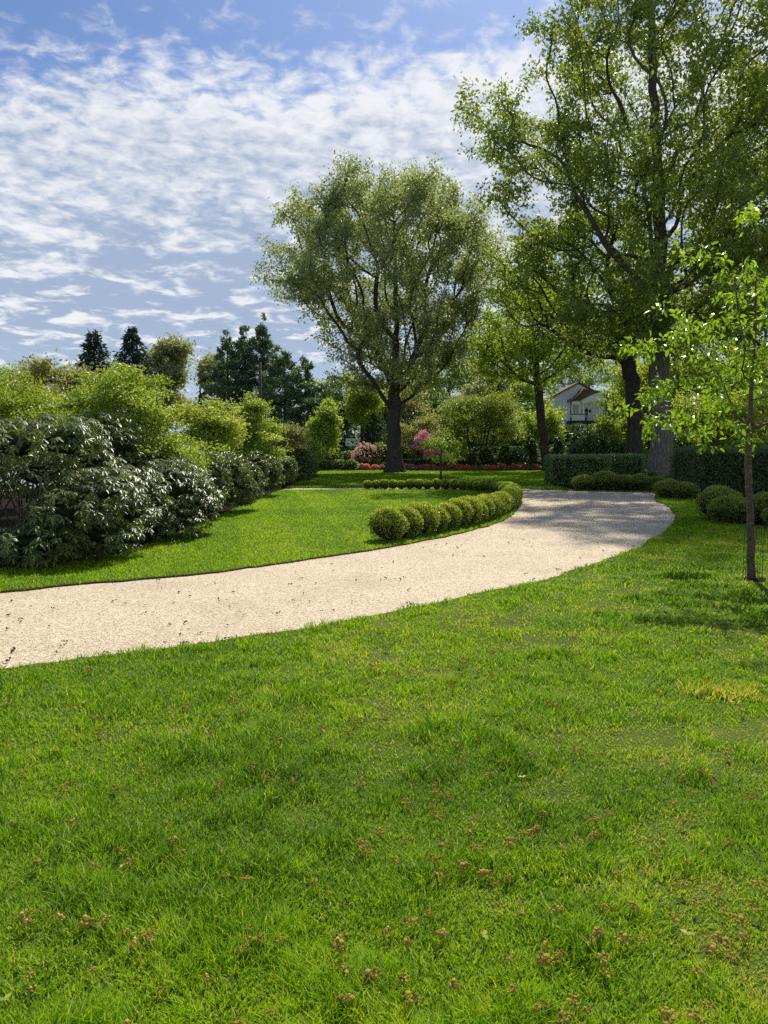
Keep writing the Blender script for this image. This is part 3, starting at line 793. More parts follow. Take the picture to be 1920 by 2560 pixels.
conifer('pine_tree', 'tallest pine with an open pointed top, at the right of the pine group', 660, 797, 72, 84, 'pine', 'pine')
conifer('pine_tree', 'broad low dark pine right of the utility pole', 712, 872, 68, 105, 'pine', 'pine')
conifer('pine_tree', 'broad dark pine nearest the left side of the lone oak', 772, 900, 70, 80, 'pine', 'pine')
conifer('pine_tree', 'dark evergreen in the gap behind the backboard', 930, 985, 84, 60, 'dark', 'spruce', bottom=.02)
conifer('pine_tree', 'dark evergreen left of the backboard, in the shade behind the small airy tree', 860, 1000, 86, 62, 'dark', 'spruce', bottom=.02)
conifer('spruce_tree', 'small dark conical evergreen left of the leaning trunk by the house', 1325, 1085, 62, 32, 'dark', 'spruce', bottom=.02)
conifer('spruce_tree', 'small dark conical evergreen between the leaning trunk and the clipped hedge', 1395, 1092, 62, 30, 'dark', 'spruce', bottom=.02)
conifer('spruce_tree', 'large dark evergreen in front of the white house porch', 1440, 1076, 66, 46, 'dark', 'spruce', bottom=.02)

# woodland behind, a few crowns copied
wood = [(1035, 930, 108, 'wood', 'green woodland tree above the brown roof, right behind the lone oak', 80),
        (1120, 850, 140, 'wood', 'tall woodland tree behind the pale feathery tree', 95),
        (1265, 830, 135, 'oak_mid', 'tall woodland tree behind the slender leaning tree', 100),
        (1460, 850, 160, 'wood', 'woodland tree rising behind the white house roof', 100),
        (1630, 700, 112, 'wood', 'woodland tree showing between the two great oak trunks', 105),
        (1770, 640, 106, 'oak_mid', 'woodland tree behind the right half of the young cherry crown', 110),
        (1910, 620, 100, 'wood', 'woodland tree at the right edge behind the young cherry trunk', 100),
        (850, 945, 125, 'wood', 'pale green woodland tree in the gap left of the lone oak', 60),
        (1612, 900, 92, 'yellow', 'yellow-green woodland tree behind the narrow leafy tree', 50),
        (1700, 900, 88, 'bright', 'bright green woodland tree behind the crab-apple', 75),
        (1850, 880, 86, 'yellow', 'bright woodland tree low behind the young cherry trunk', 80),
        (985, 985, 96, 'olive', 'dim olive woodland tree directly behind the lone oak trunk', 60),
        (1296, 965, 100, 'oak_mid', 'light green tree against the left side of the white house', 48),
        (1225, 1000, 92, 'wood', 'rounded woodland tree behind the spreading maple', 70),
        (1566, 985, 100, 'wood', 'green tree hiding the right side of the white house', 44)]
for k, (px, top, Yd, mt, lab, w) in enumerate(wood):
    lo = 1118 if Yd < 112 else 1060
    make_tree('woodland_tree', lab, 'tree', (px, 1100), Yd, [(px, 1080), (px + 4, (1090 + top) / 2), (px, top + 50)],
              [(top, px - w * .3, px + w * .25), (top + (lo - top) * .2, px - w * .75, px + w * .8), (top + (lo - top) * .5, px - w, px + w), (top + (lo - top) * .8, px - w, px + w * .95), (lo, px - w * .7, px + w * .7)],
              420, .3, mt, 17000, .40, .52, clump=(55, 1.2, .8), bf=.5, gap=.34, gscale=.3, seed=40 + k, group='woodland trees behind the garden', fork=1060)

# ------------------------------------------------------------------ shrubs
def lobes_surface(lobes, per_m2, inner=.25):
    """points + outward normals over a union of ellipsoids (cx,cy,cz,rx,ry,rz)"""
    Pn, Nn = [], []
    for i, (cx, cy, cz, rx, ry, rz) in enumerate(lobes):
        area = 4 * math.pi * ((rx * ry) ** 1.6 / 3 + (rx * rz) ** 1.6 / 3 + (ry * rz) ** 1.6 / 3) ** (1 / 1.6)
        n = int(area * per_m2) + 4
        d = rdir(n); sc_ = 1 - inner * rng.random(n) ** 2.2
        p = d * np.array([rx, ry, rz]) * sc_[:, None] + np.array([cx, cy, cz])
        nn = unit(d / np.array([rx, ry, rz]))
        ok = p[:, 2] > .03
        for j, (ax, ay, az, bx, by, bz) in enumerate(lobes):
            if j != i: ok &= np.sum(((p - (ax, ay, az)) / (bx, by, bz)) ** 2, 1) > .72
        Pn.append(p[ok]); Nn.append(nn[ok])
    return np.concatenate(Pn), np.concatenate(Nn)

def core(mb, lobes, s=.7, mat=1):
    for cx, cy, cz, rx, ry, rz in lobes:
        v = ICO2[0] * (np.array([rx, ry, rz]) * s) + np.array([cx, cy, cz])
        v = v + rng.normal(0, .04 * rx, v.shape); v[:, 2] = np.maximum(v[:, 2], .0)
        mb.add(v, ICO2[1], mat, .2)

def rhododendron(label, lobes, loc, per=42, L=.135, whorl=8, stems=None, fine=True, coresc=.62, mat='rhodo', yellow=0):
    root = thing('rhododendron', label, 'shrub', loc, 'rhododendrons along the left border')
    p, nn = lobes_surface(lobes, per, .32)
    n = len(p)
    ax = unit(nn * .42 + np.array([0, 0, .85]) + rng.normal(0, .22, (n, 3)))
    ref = rdir(n); u = unit(np.cross(ax, ref)); w = np.cross(ax, u)
    C, A, NN, V = [], [], [], []
    tone = np.clip(rng.normal(.42, .16, n) + .25 * (vnoise(p * 2.2, 3) - .5), 0, 1)
    for k in range(whorl):
        th = 2 * math.pi * k / whorl + rng.normal(0, .22, n)
        rad = u * np.cos(th)[:, None] + w * np.sin(th)[:, None]
        dr = rng.normal(.05, .32, n)[:, None]
        a = unit(rad + ax * (.12 - dr) + np.array([0, 0, -.42]))
        C.append(p + rad * .012); A.append(a); NN.append(ax + rad * .1); V.append(tone)
    mb = MB(); C = np.concatenate(C); LL = L * rng.uniform(.75, 1.2, len(C))
    leaves(mb, C, np.concatenate(A), np.concatenate(NN), LL, LL * .30, 0, np.concatenate(V), fold=.10, curl=.20, fine=fine)
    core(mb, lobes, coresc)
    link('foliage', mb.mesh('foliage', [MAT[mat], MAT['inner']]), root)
    if stems:
        ms = MB()
        for sx, sy, n_ in stems:
            for q in range(n_):
                a = rng.uniform(0, 6.28); e = np.array([sx + math.cos(a) * rng.uniform(.3, .8), sy + math.sin(a) * rng.uniform(.3, .6), rng.uniform(.9, 1.4)])
                t = np.linspace(0, 1, 6)[:, None]
                b = np.array([sx + rng.normal(0, .12), sy + rng.normal(0, .12), 0])
                pt = b + (e - b) * t + np.stack([np.sin(t[:, 0] * 3) * .06, np.cos(t[:, 0] * 4) * .05, t[:, 0] * 0], 1)
                ms.tube(pt, np.linspace(.022, .010, 6), 5)
        link('stem', ms.mesh('stem', MAT['twig'], True), root)
    return root

def lob(px, py, Yd, rxp, rzp, ry=None, base=None):
    """an ellipsoid centred on a photo point at depth Yd, radii in photo pixels"""
    c = P(px, py, Yd); rx = rxp * M(Yd); rz = rzp * M(Yd)
    return [c[0], c[1], c[2], rx, ry if ry else rx, rz]

def shrub_at(lobs):
    bx = float(np.mean([l[0] for l in lobs])); by = float(np.mean([l[1] for l in lobs]))
    return (bx, by, 0), [(l[0] - bx, l[1] - by, l[2], l[3], l[4], l[5]) for l in lobs]

loc, lb = shrub_at([lob(20, 1112, 11.9, 140, 70), lob(160, 1105, 12.0, 110, 72), lob(235, 1165, 12.2, 70, 55), lob(-110, 1160, 11.9, 150, 110), lob(95, 1185, 11.8, 120, 50)])
rhododendron('tall leggy rhododendron at the left edge with bare stems showing below its leaves', lb, loc, 48, .115, stems=[(-.9, 0, 7), (-.3, .1, 7), (.3, .1, 6), (.8, .1, 3)], coresc=.42)
loc, lb = shrub_at([lob(255, 1218, 11.3, 100, 54), lob(180, 1275, 10.9, 110, 55), lob(335, 1280, 11.9, 58, 56), lob(262, 1335, 11.2, 88, 48), lob(90, 1355, 10.6, 130, 52), lob(-60, 1370, 10.5, 120, 52)])
rhododendron('low spreading rhododendron in front of the leggy one, nearest to the drive', lb, loc, 54, .105, stems=[(.2, -.1, 5), (-.5, 0, 4)], coresc=.5)
loc, lb = shrub_at([lob(330, 1240, 13.0, 95, 80), lob(430, 1230, 14.2, 100, 90), lob(490, 1250, 14.6, 62, 75), lob(400, 1300, 13.8, 110, 62)])
rhododendron('dense rounded rhododendron, second from the left edge, bordering the sunny lawn', lb, loc, 62, .10, stems=[(-.3, -.2, 4)])
loc, lb = shrub_at([lob(250, 1120, 15.5, 120, 95), lob(380, 1180, 16, 90, 70)])
rhododendron('shaded rhododendron standing behind the leggy one under the bright green shrub', lb, loc, 40, .115)
loc, lb = shrub_at([lob(560, 1190, 19.5, 70, 62), lob(620, 1205, 20.5, 45, 52), lob(520, 1195, 18.0, 60, 70), lob(590, 1225, 19.8, 55, 40)])
rhododendron('rounded glossy rhododendron, third along the lawn edge', lb, loc, 66, .10, fine=False)
loc, lb = shrub_at([lob(665, 1180, 26.5, 42, 45), lob(640, 1172, 25.5, 34, 48), lob(675, 1195, 27, 34, 30)])
rhododendron('smaller rhododendron, fourth along the lawn edge', lb, loc, 72, .10, fine=False)
loc, lb = shrub_at([lob(745, 1150, 36, 46, 42), lob(768, 1168, 37, 28, 32), lob(710, 1172, 33, 34, 34), lob(740, 1180, 35.5, 40, 22)])
rhododendron('greyish rounded rhododendron at the far end of the left border', lb, loc, 62, .11, fine=False)

def leafy_shrub(label, px, base_py, Yd, prof, mat, nt, nleaf, L, spread, stems=5, gscale=1.1, gap=.40, bf=.35, seed=1, name='shrub', asp=.5, tr=.03, group=None, cat='shrub', fork=None, up=.3, bark='twig', droop=.1):
    base = P(px, base_py, Yd); base[2] = 0.0 if Yd < 69 else float(hill(base[0], Yd))
    rows = profile_from_px((px, base_py), Yd, prof); rows[:, 0] -= base[2]; rows[:, 1:] -= base[0]
    rows[:, 0] = np.maximum(rows[:, 0], .05)
    root = thing(name, label, cat, base, group)
    wm = float((rows[:, 2] - rows[:, 1]).max()); kc = max(14, nt // 8)
    cc = crown_points(rows, kc, 0, .8, .42, gap, gscale, seed); wg = rng.uniform(.4, 1.7, kc); ic = rng.choice(kc, nt, p=wg / wg.sum())
    tg = cc[ic] + rng.normal(0, 1, (nt, 3)) * np.array([wm * .07, wm * .07, wm * .03]) * rng.uniform(.6, 1.3, kc)[ic][:, None]
    tg[:, 2] = np.maximum(tg[:, 2], .06)
    mb = MB(); tips = []
    ctr = np.array([0, 0, rows[:, 0].mean()]); kk = rng.random(nt) < .16
    tg[kk] = ctr + (tg[kk] - ctr) * rng.uniform(1.05, 1.28, (int(kk.sum()), 1)); tg[:, 2] = np.maximum(tg[:, 2], .06)
    ang = np.arctan2(tg[:, 1], tg[:, 0]); order = np.argsort(ang); parts = np.array_split(order, stems)
    for prt in parts:
        if len(prt) < 3: continue
        sub = tg[prt]; m = sub.mean(0); st = np.array([m[0] * .08, m[1] * .08, -.05])
        trunk = np.array([st, st + (m - st) * .12, st + (m - st) * .26, st + (m - st) * .42])
        pts, par, rad, kids, main, cnt, n0, tip = grow(trunk, tr, sub, bf, .001, 2.1)
        rad = np.maximum(rad, .004)
        branches(mb, pts, par, rad, kids, main, n0, (6, 5, 4, 3))
        k = [i for i in range(n0, len(pts)) if rad[i] < tip * 2.6 + .004]
        tips.append(np.concatenate([pts[k], unit(pts[k] - pts[par[k]])], 1))
    link('stem', mb.mesh('stem', MAT[bark], True), root)
    tp = np.concatenate(tips); per = max(1, int(nleaf / len(tp)))
    tt_ = np.repeat(np.arange(len(tp)), per); n = len(tt_)
    c = tp[tt_, :3] + rng.normal(0, 1, (n, 3)) * spread * np.array([1.25, 1.25, .42]) + tp[tt_, 3:] * (rng.uniform(-.5, 1.6, n) * spread)[:, None]
    c[:, 2] = np.maximum(c[:, 2], .03)
    a = unit(rng.normal(0, 1, (n, 3)) * np.array([1, 1, .55]) + tp[tt_, 3:] * .5 + np.array([0, 0, -droop])); nn = rdir(n) * .6 + np.array([0, 0, .9])
    v = np.clip(vnoise(tp[:, :3] * 1.5, seed) + rng.normal(0, .1, len(tp)), 0, 1)
    Lr = L * rng.uniform(.6, 1.25, n)
    ml = MB(); leaves(ml, c, a, nn, Lr, Lr * asp, 0, v[tt_])
    link('foliage', ml.mesh('foliage', MAT[mat]), root)
    return root

leafy_shrub('large bright green feathery shrub rising above the rhododendrons', 345, 1300, 17, [(862, 290, 302), (890, 280, 315), (915, 265, 345), (945, 230, 400), (978, 196, 450), (1020, 180, 490), (1080, 178, 515), (1130, 190, 512), (1180, 240, 490), (1220, 300, 450)], 'bright', 700, 34000, .085, .10, 8, .9, .40, seed=3, up=.5)
leafy_shrub('upright yellow-green shrub to the right of the large bright one', 530, 1260, 22, [(985, 500, 530), (1005, 470, 575), (1040, 455, 600), (1090, 450, 612), (1150, 460, 615), (1190, 480, 600)], 'yellow', 420, 17000, .10, .12, 7, .9, .38, seed=4)
leafy_shrub('narrow light green shrub between the yellow-green one and the utility pole', 640, 1240, 28, [(1015, 610, 640), (1040, 585, 672), (1080, 572, 695), (1130, 572, 705), (1170, 585, 695)], 'bright', 360, 15000, .11, .13, 6, .9, .38, seed=5)
leafy_shrub('dull green upright shrub near the far end of the left border', 715, 1215, 36, [(1065, 690, 725), (1085, 668, 755), (1120, 660, 780), (1155, 665, 775)], 'olive', 320, 12000, .12, .15, 6, .8, .36, seed=6)
leafy_shrub('fine yellow-green shrub at the left edge above the leggy rhododendron', 60, 1280, 18, [(962, 0, 60), (990, -60, 130), (1030, -100, 200), (1090, -100, 240), (1140, -80, 220)], 'bright', 480, 22000, .08, .12, 6, .9, .36, seed=7)
leafy_shrub('olive shrub behind the left rhododendrons, left of the bright green shrub', 200, 1250, 22, [(960, 150, 210), (985, 110, 260), (1030, 95, 290), (1090, 100, 300), (1150, 120, 280)], 'olive', 360, 14000, .10, .14, 6, .9, .36, seed=8)
leafy_shrub('bright yellow-green low shrub behind the far rhododendron', 760, 1195, 46, [(1095, 752, 775), (1110, 738, 790), (1135, 735, 795), (1155, 742, 790)], 'bright', 170, 5000, .15, .16, 4, .8, .34, seed=9)

# shrubs of the far border
def mass(name, label, lobs, mat, per, L, group=None, cat='shrub', coresc=.8, asp=.55, accent=None, acc_frac=0.0, tone=.45):
    loc, lb = shrub_at(lobs)
    p, nn = lobes_surface(lb, per, .25); n = len(p)
    mb = MB()
    a = unit(nn * .5 + rng.normal(0, .7, (n, 3)) + np.array([0, 0, .1])); Lr = L * rng.uniform(.6, 1.3, n)
    v = np.clip(tone + .5 * (vnoise(p * 2.5, 5) - .5) + rng.normal(0, .12, n), 0, 1)
    mt = (rng.random(n) < acc_frac) if accent else np.zeros(n, bool)
    leaves(mb, p[~mt], a[~mt], nn[~mt] + rng.normal(0, .4, (int((~mt).sum()), 3)), Lr[~mt], Lr[~mt] * asp, 0, v[~mt])
    if mt.any(): leaves(mb, p[mt] + nn[mt] * L * .3, a[mt], nn[mt] + rng.normal(0, .5, (int(mt.sum()), 3)), Lr[mt] * 1.15, Lr[mt] * .9, 2, v[mt])
    core(mb, lb, coresc)
    me = mb.mesh(name, [MAT[mat], MAT['inner']] + ([MAT[accent]] if accent else []))
    return tag(link(name, me, None, loc), label, cat, group)

leafy_shrub('spreading multi-stemmed maple with layered bright green foliage right of the lone oak', 1190, 1170, 64, [(988, 1192, 1235), (1006, 1172, 1258), (1026, 1125, 1280), (1058, 1100, 1290), (1085, 1120, 1280), (1105, 1140, 1262)], 'maple', 520, 17000, .20, .24, 7, .7, .36, bf=.6, seed=61, name='small_tree', tr=.075, cat='tree', up=.2, bark='bark')
mass('shrub', 'pale pink flowering shrub beside the basketball backboard', [lob(915, 1137, 63.5, 26, 28), lob(898, 1146, 63.5, 18, 20), lob(930, 1143, 63.5, 18, 24)], 'olive', 60, .16, accent='salmon', acc_frac=.75, coresc=.7)
mass('shrub', 'olive-brown rounded shrub touching the left side of the lone oak trunk', [lob(950, 1135, 64, 26, 28), lob(930, 1150, 63.6, 18, 18)], 'olive', 60, .17)
leafy_shrub('tan-green dome-shaped open shrub just right of the lone oak trunk', 1040, 1170, 64.5, [(1052, 1025, 1065), (1065, 1005, 1088), (1090, 998, 1098), (1115, 1000, 1095), (1130, 1010, 1085)], 'olive', 260, 11000, .17, .2, 6, .7, .34, seed=51)
leafy_shrub('airy shrub with deep pink blossom behind the thin sapling', 1062, 1170, 62.2, [(1085, 1050, 1068), (1100, 1042, 1085), (1125, 1040, 1100), (1145, 1048, 1100)], 'pink', 130, 4200, .20, .13, 4, .9, .45, seed=52)
leafy_shrub('airy light green shrub with a few pale pink blossoms behind the sapling', 1098, 1170, 63.4, [(1082, 1085, 1110), (1110, 1075, 1150), (1135, 1070, 1165), (1150, 1080, 1155)], 'oak_mid', 180, 4200, .17, .17, 4, .9, .40, seed=53)
mass('shrub', 'small green shrub at the left of the low boxwood hedge by the far wall', [lob(815, 1142, 64.5, 28, 24), lob(845, 1146, 64.5, 20, 18)], 'wood', 60, .17)
mass('shrub', 'brownish twiggy shrub below the basketball backboard', [lob(870, 1146, 64.8, 22, 18)], 'olive', 60, .17)
mass('shrub', 'dark green clipped shrub in front of the spreading maple, left of its stems', [lob(1178, 1150, 62.4, 14, 22)], 'dark', 70, .15)
mass('shrub', 'light green ragged shrub right of the spreading maple stems', [lob(1215, 1142, 63.3, 20, 26), lob(1232, 1155, 63, 14, 16)], 'wood', 60, .16)
mass('shrub', 'small yellow-green bushy tree in the shade at the right of the far border', [lob(1262, 1130, 63, 18, 22), lob(1255, 1148, 63, 15, 18)], 'oak_mid', 50, .17)
mass('shrub', 'dark rounded shrub at the base of the leaning trunk', [lob(1290, 1145, 63, 24, 28), lob(1275, 1156, 62.6, 14, 15)], 'dark', 60, .16)
mass('shrub', 'spreading dark juniper in front of the narrow yellow-green tree', [lob(1490, 1112, 55, 50, 30), lob(1530, 1125, 54.5, 45, 22), lob(1455, 1128, 54, 35, 22)], 'dark', 55, .2)
mass('shrub', 'dark rounded shrub at the right end of the white house porch', [lob(1478, 1096, 78, 36, 30)], 'dark', 50, .22)
mass('shrub', 'wide green shrub on the slope under the white house balcony', [lob(1385 + 30 * k, 1092 + 8 * (k % 2), 100, 36, 32) for k in range(5)], 'dark', 40, .30)
mass('shrub', 'pale green shrub on the slope at the left of the leaning tree', [lob(1215 + 32 * k, 1088 + 7 * (k % 2), 104, 36, 34) for k in range(4)], 'oak_mid', 26, .34)
mass('shrub', 'dark low shrubs under the crab-apple', [lob(1720, 1105, 60, 48, 28), lob(1790, 1110, 60, 45, 28)], 'dark', 50, .22)
mass('shrub', 'light green broad-leaved shrub behind the two oak trunks', [lob(1620, 1100, 58, 38, 34), lob(1590, 1125, 57, 26, 24)], 'wood', 50, .24)
mass('hedge', 'low clipped boxwood hedge left of the red azaleas in the far border', [lob(810 + 14 * k, 1163, 60.6, 16, 14, .5) for k in range(6)], 'wood', 110, .10, cat='hedge')
mass('shrub', 'dark low evergreen between the boxwood hedge and the lone oak', [lob(905, 1158, 62.5, 22, 13), lob(935, 1160, 62.5, 16, 11)], 'dark', 70, .13)
mass('shrub', 'dark low evergreen at the wall to the right of the lone oak', [lob(1062, 1158, 63.3, 18, 14), lob(1035, 1161, 63.3, 14, 10)], 'dark', 70, .13)

# red azaleas
ordn = ['first', 'second', 'third', 'fourth', 'fifth', 'sixth', 'seventh', 'eighth', 'ninth', 'tenth', 'eleventh', 'twelfth', 'thirteenth', 'fourteenth', 'fifteenth', 'sixteenth', 'seventeenth', 'eighteenth', 'nineteenth', 'twentieth', 'twenty-first', 'twenty-second', 'twenty-third', 'twenty-fourth', 'twenty-fifth', 'twenty-sixth', 'twenty-seventh', 'twenty-eighth', 'twenty-ninth', 'thirtieth']
def azalea_mesh(bloom=.8):
    lb = [(0, 0, .2, .36, .3, .24), (.16, .05, .22, .22, .22, .24), (-.17, -.03, .2, .22, .22, .22)]
    p, nn = lobes_surface(lb, 300, .2); n = len(p); mb = MB()
    a = unit(nn * .5 + rng.normal(0, .7, (n, 3))); v = np.clip(rng.normal(.45, .2, n), 0, 1)
    fl = rng.random(n) < bloom * (.55 + .9 * vnoise(p * 5, 3))
    leaves(mb, p[fl], a[fl], nn[fl] + rng.normal(0, .4, (int(fl.sum()), 3)), .085, .08, 0, v[fl])
    leaves(mb, p[~fl], a[~fl], nn[~fl], .08, .04, 1, v[~fl]); core(mb, lb, .75, 2)
    return mb.mesh('azalea', [MAT['red'], MAT['wood'], MAT['inner']])
az = [azalea_mesh(q_) for q_ in (.85, .6, 1.0, .4)]
lx = [900, 918]; lx += [936 + 17 * k for k in range(2)]
left = [899, 915, 938, 955]; right = [1012, 1030, 1048] + [1066 + 17 * k for k in range(20)]
for k, px in enumerate(left):
    q = G(px, 1176); q[1] = 60.9
    q = P(px, 1176, 61.2); q[2] = 0
    tag(link('azalea', az[int(rng.integers(0, 4))], None, q, rng.uniform(0, 6.28), rng.uniform(.85, 1.15)), '%s red azalea counting left from the lone oak trunk' % ordn[3 - k], 'shrub', 'red azaleas in the far border')
for k, px in enumerate(right):
    q = P(px, 1176, 61.2 + rng.uniform(-.15, .25)); q[2] = 0
    lab = '%s red azalea counting right from the lone oak trunk' % ordn[k]
    tag(link('azalea', az[int(rng.integers(0, 4))], None, q, rng.uniform(0, 6.28), rng.uniform(.65, 1.2)), lab, 'shrub', 'red azaleas in the far border')

# ------------------------------------------------------------------ clipped boxwood balls
def boxball(seed, per=2600, r=1.0, mat='box', L=.11, squash=.95):
    mb = MB(); n = per
    d = rdir(n); d[:, 2] = np.abs(d[:, 2]) * np.where(rng.random(n) < .78, 1, -1); d = unit(d)
    bump = 1 + .17 * (fbm(d * 2.0 + seed * 7, seed, 3) - .5) * 2
    rr = bump * (1 - .16 * rng.random(n) ** 2)
    p = d * rr[:, None] * np.array([1, 1, squash]); p[:, 2] += .88 * squash
    ok = p[:, 2] > .02; p, d, rr = p[ok], d[ok], rr[ok]; n = len(p)
    a = unit(d * .7 + rng.normal(0, .65, (n, 3)) + np.array([0, 0, .25])); Lr = L * rng.uniform(.6, 1.35, n)
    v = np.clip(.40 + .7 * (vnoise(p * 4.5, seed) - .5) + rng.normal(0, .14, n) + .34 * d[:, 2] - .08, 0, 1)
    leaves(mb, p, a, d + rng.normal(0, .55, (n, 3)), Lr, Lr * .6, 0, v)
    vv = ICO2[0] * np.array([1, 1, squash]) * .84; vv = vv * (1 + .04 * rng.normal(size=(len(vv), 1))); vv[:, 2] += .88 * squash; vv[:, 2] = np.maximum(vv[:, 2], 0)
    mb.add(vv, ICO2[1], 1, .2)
    return mb.mesh('boxwood', [MAT[mat], MAT['inner']])
balls = [boxball(k, 3600, L=.105) for k in range(7)]
path = np.array(GP([(838, 1168), (880, 1160), (930, 1151), (985, 1139), (1030, 1127), (1070, 1113), (1095, 1099), (1108, 1086), (1107, 1074), (1092, 1067), (1062, 1062), (1020, 1059.2), (960, 1057.4), (880, 1056.8), (800, 1056.6), (786, 1056.6)]))
# resample with spacing shrinking toward the far end
seg = np.linalg.norm(np.diff(path, axis=0), axis=1); cum = np.concatenate([[0], np.cumsum(seg)])
s = 0; pos = []
while s <= cum[-1]:
    f = s / cum[-1]
    pos.append((np.interp(s, cum, path[:, 0]), np.interp(s, cum, path[:, 1]), f)); s += .58 * (1 - f) + .335 * f
nb = len(pos)
far0 = int(nb * .55)
for k, (x, y, f) in enumerate(pos):
    r = (.335 * (1 - f) + .22 * f) * rng.uniform(.88, 1.10)
    if k < 12: lab = ('nearest and largest' if k == 0 else ordn[k]) + ' clipped boxwood ball from the near end of the drive-side row'
    elif nb - 1 - k < 20: lab = ('last' if k == nb - 1 else ordn[nb - 1 - k]) + ' clipped boxwood ball from the far left end of the row'
    else: lab = '%s clipped boxwood ball of the bend, after the twelve near ones' % ordn[k - 12]
    tag(link('boxwood', balls[(k * 3) % 7], None, (x, y, 0), rng.uniform(0, 6.28), (r, r, r * rng.uniform(.92, 1.08))), lab, 'boxwood', 'row of clipped boxwood balls along the drive')

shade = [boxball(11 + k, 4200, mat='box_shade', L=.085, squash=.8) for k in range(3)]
mounds = [(1465, 1226, 30, 28, 'leftmost small mound at the foot of the clipped hedge block'), (1522, 1226, 42, 34, 'largest rounded mound in front of the clipped hedge block'),
          (1567, 1226, 34, 28, 'rounded mound in the middle of the row before the clipped hedge block'), (1606, 1227, 34, 30, 'rounded mound at the right end of the clipped hedge block'),
          (1648, 1222, 26, 22, 'low mound in front of the broad grey oak trunk'), (1692, 1219, 30, 26, 'low mound right of the broad grey oak trunk'),
          (1682, 1246, 38, 34, 'rounded mound at the corner where the gravel drive turns'), (1722, 1248, 34, 30, 'rounded mound left against the dark yew hedge'),
          (1815, 1302, 56, 62, 'tall back mound of the clump left of the young cherry trunk'), (1840, 1310, 52, 50, 'front mound of the clump left of the young cherry trunk'),
          (1935, 1310, 55, 55, 'mound at the right edge behind the young cherry trunk'), (1980, 1325, 50, 46, 'mound mostly cut off by the right edge of the view'), (1492, 1224, 28, 24, 'small mound between the leftmost and the largest before the clipped hedge')]
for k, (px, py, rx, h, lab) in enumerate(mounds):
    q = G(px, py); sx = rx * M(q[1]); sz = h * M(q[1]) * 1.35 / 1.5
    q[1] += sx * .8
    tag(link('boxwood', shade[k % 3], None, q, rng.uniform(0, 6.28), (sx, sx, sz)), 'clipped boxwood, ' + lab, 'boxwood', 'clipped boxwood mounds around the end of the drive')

def hedge_block(label, x0, x1, y0, y1, h, mat, L, per, wob=.05, name='hedge', loc=None, rz=0):
    mb = MB(); P0, N0 = [], []
    faces = [((x0, y0, 0), (x1 - x0, 0, 0), (0, 0, h), (0, -1, 0)), ((x0, y1, 0), (x1 - x0, 0, 0), (0, 0, h), (0, 1, 0)), ((x0, y0, 0), (0, y1 - y0, 0), (0, 0, h), (-1, 0, 0)),
             ((x1, y0, 0), (0, y1 - y0, 0), (0, 0, h), (1, 0, 0)), ((x0, y0, h), (x1 - x0, 0, 0), (0, y1 - y0, 0), (0, 0, 1))]
    for o, u, v, nn in faces:
        o, u, v, nn = map(np.array, (o, u, v, nn)); ar = np.linalg.norm(u) * np.linalg.norm(v); n = int(ar * per)
        a, b = rng.random(n), rng.random(n)
        p = o + a[:, None] * u + b[:, None] * v; p = p + nn * ((fbm(p * 1.3, 4, 3) - .55) * wob * 4 + rng.normal(0, wob * .5, n))[:, None]
        P0.append(p); N0.append(np.repeat(nn[None].astype(float), n, 0))
    p = np.concatenate(P0); nn = np.concatenate(N0); n = len(p); p[:, 2] = np.maximum(p[:, 2], .02)
    c = np.array([(x0 + x1) / 2, (y0 + y1) / 2, 0])
    a = unit(nn * .5 + rng.normal(0, .6, (n, 3)) + np.array([0, 0, .35])); Lr = L * rng.uniform(.6, 1.35, n)
    v = np.clip(.4 + .6 * (vnoise(p * 2.2, 6) - .5) + rng.normal(0, .14, n), 0, 1)
    leaves(mb, p, a, nn + rng.normal(0, .5, (n, 3)), Lr, Lr * .5, 0, v)
    i = .10
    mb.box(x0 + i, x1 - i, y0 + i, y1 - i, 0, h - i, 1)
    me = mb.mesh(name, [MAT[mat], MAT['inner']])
    return tag(link(name, me, None, loc, rz), label, 'hedge')
def hb(label, pxl, pxr, py_base, py_top, depth, mat, L, per, wob=.05, rz=0.0):
    a = G(pxl, py_base); b = P(pxr, py_base, a[1]); h = P(pxl, py_top, a[1])[2]
    w = b[0] - a[0]
    return hedge_block(label, 0, w, 0, depth, h, mat, L, per, wob, loc=(a[0], a[1], 0), rz=rz)
hb('clipped rectangular laurel hedge block with a pale shiny top beside the far lawn', 1380, 1522, 1213, 1142, 1.6, 'laurel', .11, 380, .045)
hb('second clipped laurel hedge block, directly left of the broad grey oak trunk', 1524, 1610, 1206, 1140, 1.4, 'laurel', .11, 380, .045)
hb('tiny clipped hedge piece at the foot of the broad grey oak', 1612, 1645, 1206, 1181, .6, 'laurel', .09, 420, .03)
hb('long dark yew hedge behind the mounds on the right', 1738, 2120, 1243, 1126, 2.0, 'yew', .085, 620, .08, .06)
hb('low dark hedge at the back of the lawn, seen right of the broad grey oak', 1672, 1990, 1168, 1126, 1.5, 'dark', .16, 130, .08)

